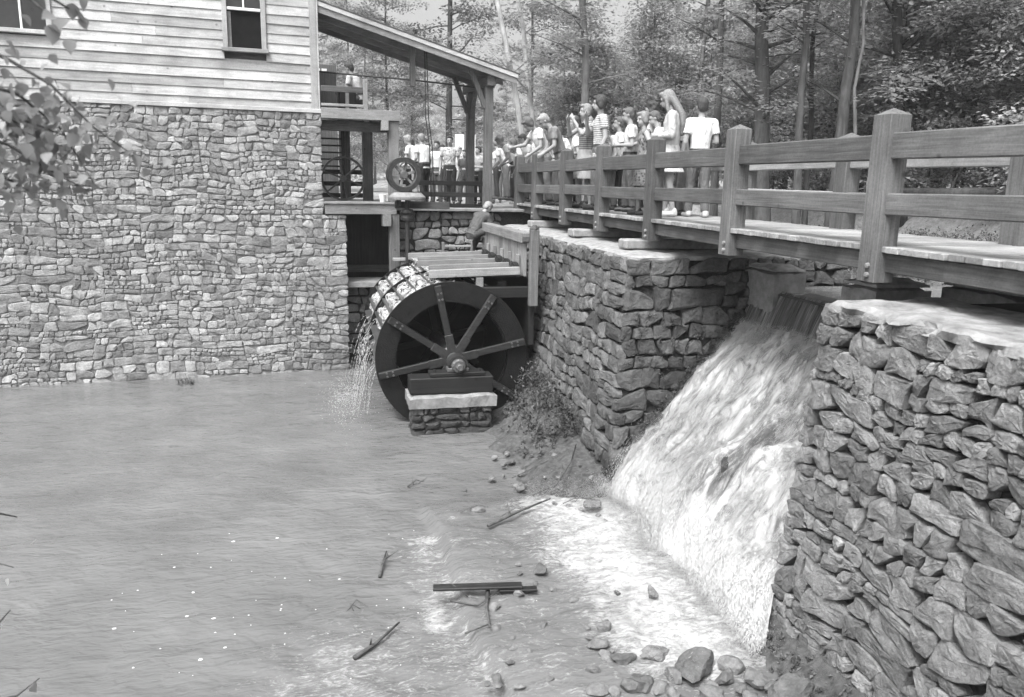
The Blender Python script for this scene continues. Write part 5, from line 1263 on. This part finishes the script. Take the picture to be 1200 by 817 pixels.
on_deck('boy in white shirt leaning on a railing post and looking down', 640, 135, 4.70, 95, .12, shirt=.80, trousers=.2, hair='brown', style='full', arms=('reach', 'rail'), sleeve=.5, lean=.40, head=(.5, 0), vox=.012)
on_deck('youth in white with tousled fair hair leaning far over the rail', 604, 160, 4.70, 80, .12, shirt=.78, trousers=.08, hair='fair', style='curly', arms=('rail', 'rail'), sleeve=.5, lean=.5, head=(.3, 0), vox=.014)
on_deck('dark-haired person in white at the rail between two leaning youths', 622, 159, 4.85, 85, .05, shirt=.76, trousers=.1, hair='dark', arms=('rail', 'down'), sleeve=.5, lean=.2, head=(.3, 0), vox=.014)
on_deck('pale-shirted person stooping at the rail by the porch post', 594, 166, 4.72, 70, .12, shirt=.74, trousers=.2, hair='fair', arms=('rail', 'rail'), sleeve=.5, lean=.5, head=(.2, 0), vox=.014)
on_deck('dark-clad person standing behind the camera holder', 675, 137, 5.25, 70, 0, shirt=.45, trousers=.05, hair='dark', arms=('down', 'bent'), sleeve=.98, vox=.014)
rq = random.Random(31)
for i, (px, tp, x, lb, sh, hr, st_) in enumerate((
        (583, 170, 4.75, 'stooping visitor in white nearest the mill end of the bridge', .82, 'fair', 'short'), (612, 164, 5.1, 'visitor in white shirt behind the leaning youths', .8, 'brown', 'full'), (630, 158, 5.2, 'short-haired visitor in pale grey top behind the leaning boy', .6, 'dark', 'short'),
        (650, 150, 5.25, 'visitor with dark curls between the boy and grey-haired man', .78, 'dark', 'curly'), (697, 140, 5.2, 'white-clad visitor partly hidden behind the camera holder', .82, 'fair', 'full'), (716, 146, 4.95, 'child in white tucked behind the tall man', .8, 'brown', 'short'),
        (735, 142, 5.3, 'visitor in pale blouse behind the youth with glasses', .74, 'dark', 'full'), (778, 134, 5.3, 'visitor in white behind the long-haired woman', .8, 'brown', 'short'),
        (573, 172, 4.95, 'visitor in white at the mill end of the bridge railing', .82, 'brown', 'short'), (598, 170, 5.25, 'tall-necked visitor in white behind the stooping ones', .82, 'dark', 'short'), (609, 172, 4.62, 'small child in white pressed against the near rail', .82, 'fair', 'full'), (643, 163, 5.05, 'child in pale top peering between two adults at the rail', .78, 'fair', 'short'),
        (668, 150, 5.0, 'woman in white with full dark hair behind the grey-haired man', .82, 'dark', 'full'), (682, 148, 5.3, 'visitor in white cap-sleeved top at the far rail', .82, 'brown', 'full'), (750, 150, 5.35, 'child in white far behind the fair bib-top child', .8, 'dark', 'short'),
        (806, 137, 5.38, 'slight visitor in dark dress between the woman and T-shirt man', .25, 'dark', 'long'))):
    on_deck(lb, px, tp, x, rq.uniform(55, 105), .05, 1.8, shirt=sh, trousers=rq.choice((.05, .1, .2, .35)), hair=hr, style=st_, arms=rq.choice((('bent', 'bent'), ('rail', 'down'), ('down', 'bent'))), lean=rq.uniform(.05, .3), head=(rq.uniform(.1, .4), rq.uniform(-.4, .4)), fem=i % 2 == 0, vox=.014)
def on_path(label, px, top, y, rz_deg, z=3.32, drop=0.0, **kw):
    p = aty(px, top, y); return person(label, (p.x, y, z), max(1.1, min(1.85, p.z - z + drop)), math.radians(rz_deg), group='visitors behind the wheel pit', vox=.015, **kw)
on_path('man in pale checked shirt and dark trousers behind the dark fence', 527, 160, 21.8, 165, shirt=.55, trousers=.04, hair='dark', arms=('down', 'down'), shirt_pat='check')
on_path('white-shirted man with dark trousers seen from behind at the dark fence', 497, 156, 22.3, 30, shirt=.82, trousers=.03, hair='fair', arms=('rail', 'bent'), lean=.15)
on_path('white-haired person in white beside the pulley wheel', 487, 159, 22.6, 60, shirt=.82, trousers=.3, hair='grey', arms=('rail', 'rail'), lean=.3, drop=.05)
on_path('person in white top half hidden behind the hanging chains', 512, 166, 22.4, 150, shirt=.80, trousers=.12, hair='dark', arms=('down', 'down'))
on_path('boy in striped pale shirt and dark trousers beside the porch post', 561, 172, 21.6, 120, shirt=.55, trousers=.03, hair='dark', arms=('bent', 'bent'), shirt_pat='stripe')
on_path('dark-clothed youth with one leg forward by the inner porch post', 545, 176, 21.2, 140, shirt=.07, trousers=.06, hair='dark', arms=('down', 'bent'), stride=.18)
on_path('child in pale shirt between the porch posts', 575, 178, 22.5, 150, shirt=.7, trousers=.2, hair='fair', arms=('bent', 'down'))
on_path('onlooker in white far behind the porch posts', 583, 172, 23.5, 160, shirt=.78, trousers=.15, hair='brown', arms=('down', 'bent'))
for i, (px, tp, y, lb, sh) in enumerate(((503, 168, 24.0, 'bare-headed onlooker in white behind the dark fence', .82), (519, 170, 24.5, 'onlooker in pale jacket far behind the checked-shirt man', .7), (536, 172, 24.2, 'onlooker in white blouse left of the notice board post', .82),
        (552, 178, 23.4, 'small child in white behind the striped-shirt boy', .8), (568, 180, 24.4, 'onlooker in light shirt seen between the porch posts', .75), (479, 170, 24.3, 'pale-shirted onlooker behind the pulley wheel', .78))):
    on_path(lb, px, tp, y, rq.uniform(90, 220), shirt=sh, trousers=rq.choice((.06, .15, .3)), hair=rq.choice(('dark', 'brown', 'fair')), arms=rq.choice((('bent', 'bent'), ('down', 'down'))), lean=rq.uniform(0, .2), fem=i % 2 == 1)
p_ = aty(556, 232, 16.3)
person('crouching man in dark work clothes with grey hair working at the sluice gate', (p_.x - .02, 16.42, 2.35), 1.68, math.radians(-60), shirt=.10, trousers=.08, hair='grey', arms=('reach', 'reach'), sleeve=.98, lean=.62, head=(.1, 0), sit=True, group='mill hands', vox=.014)
p_ = aty(420, 86, 19.6)
person('man in white shirt working on the mill loft behind its rail', (p_.x, 19.6, 5.225), 1.75, math.radians(60), shirt=.82, trousers=.12, hair='dark', arms=('rail', 'rail'), sleeve=.6, lean=.3, sit=True, group='mill hands', vox=.015)
cb = aty(681, 147, 13.6); cmr = empty('camera_held_up', cb, math.radians(95), 'small dark camera held to the face of a fair-haired visitor', 'camera')
box('camera_body', (-.06, -.03, -.04), (.06, .03, .04), M['iron'], cmr); lathe('lens', [(.025, .03), (.025, .08), (.02, .08)], M['iron_grey'], cmr, 12, 'Y')
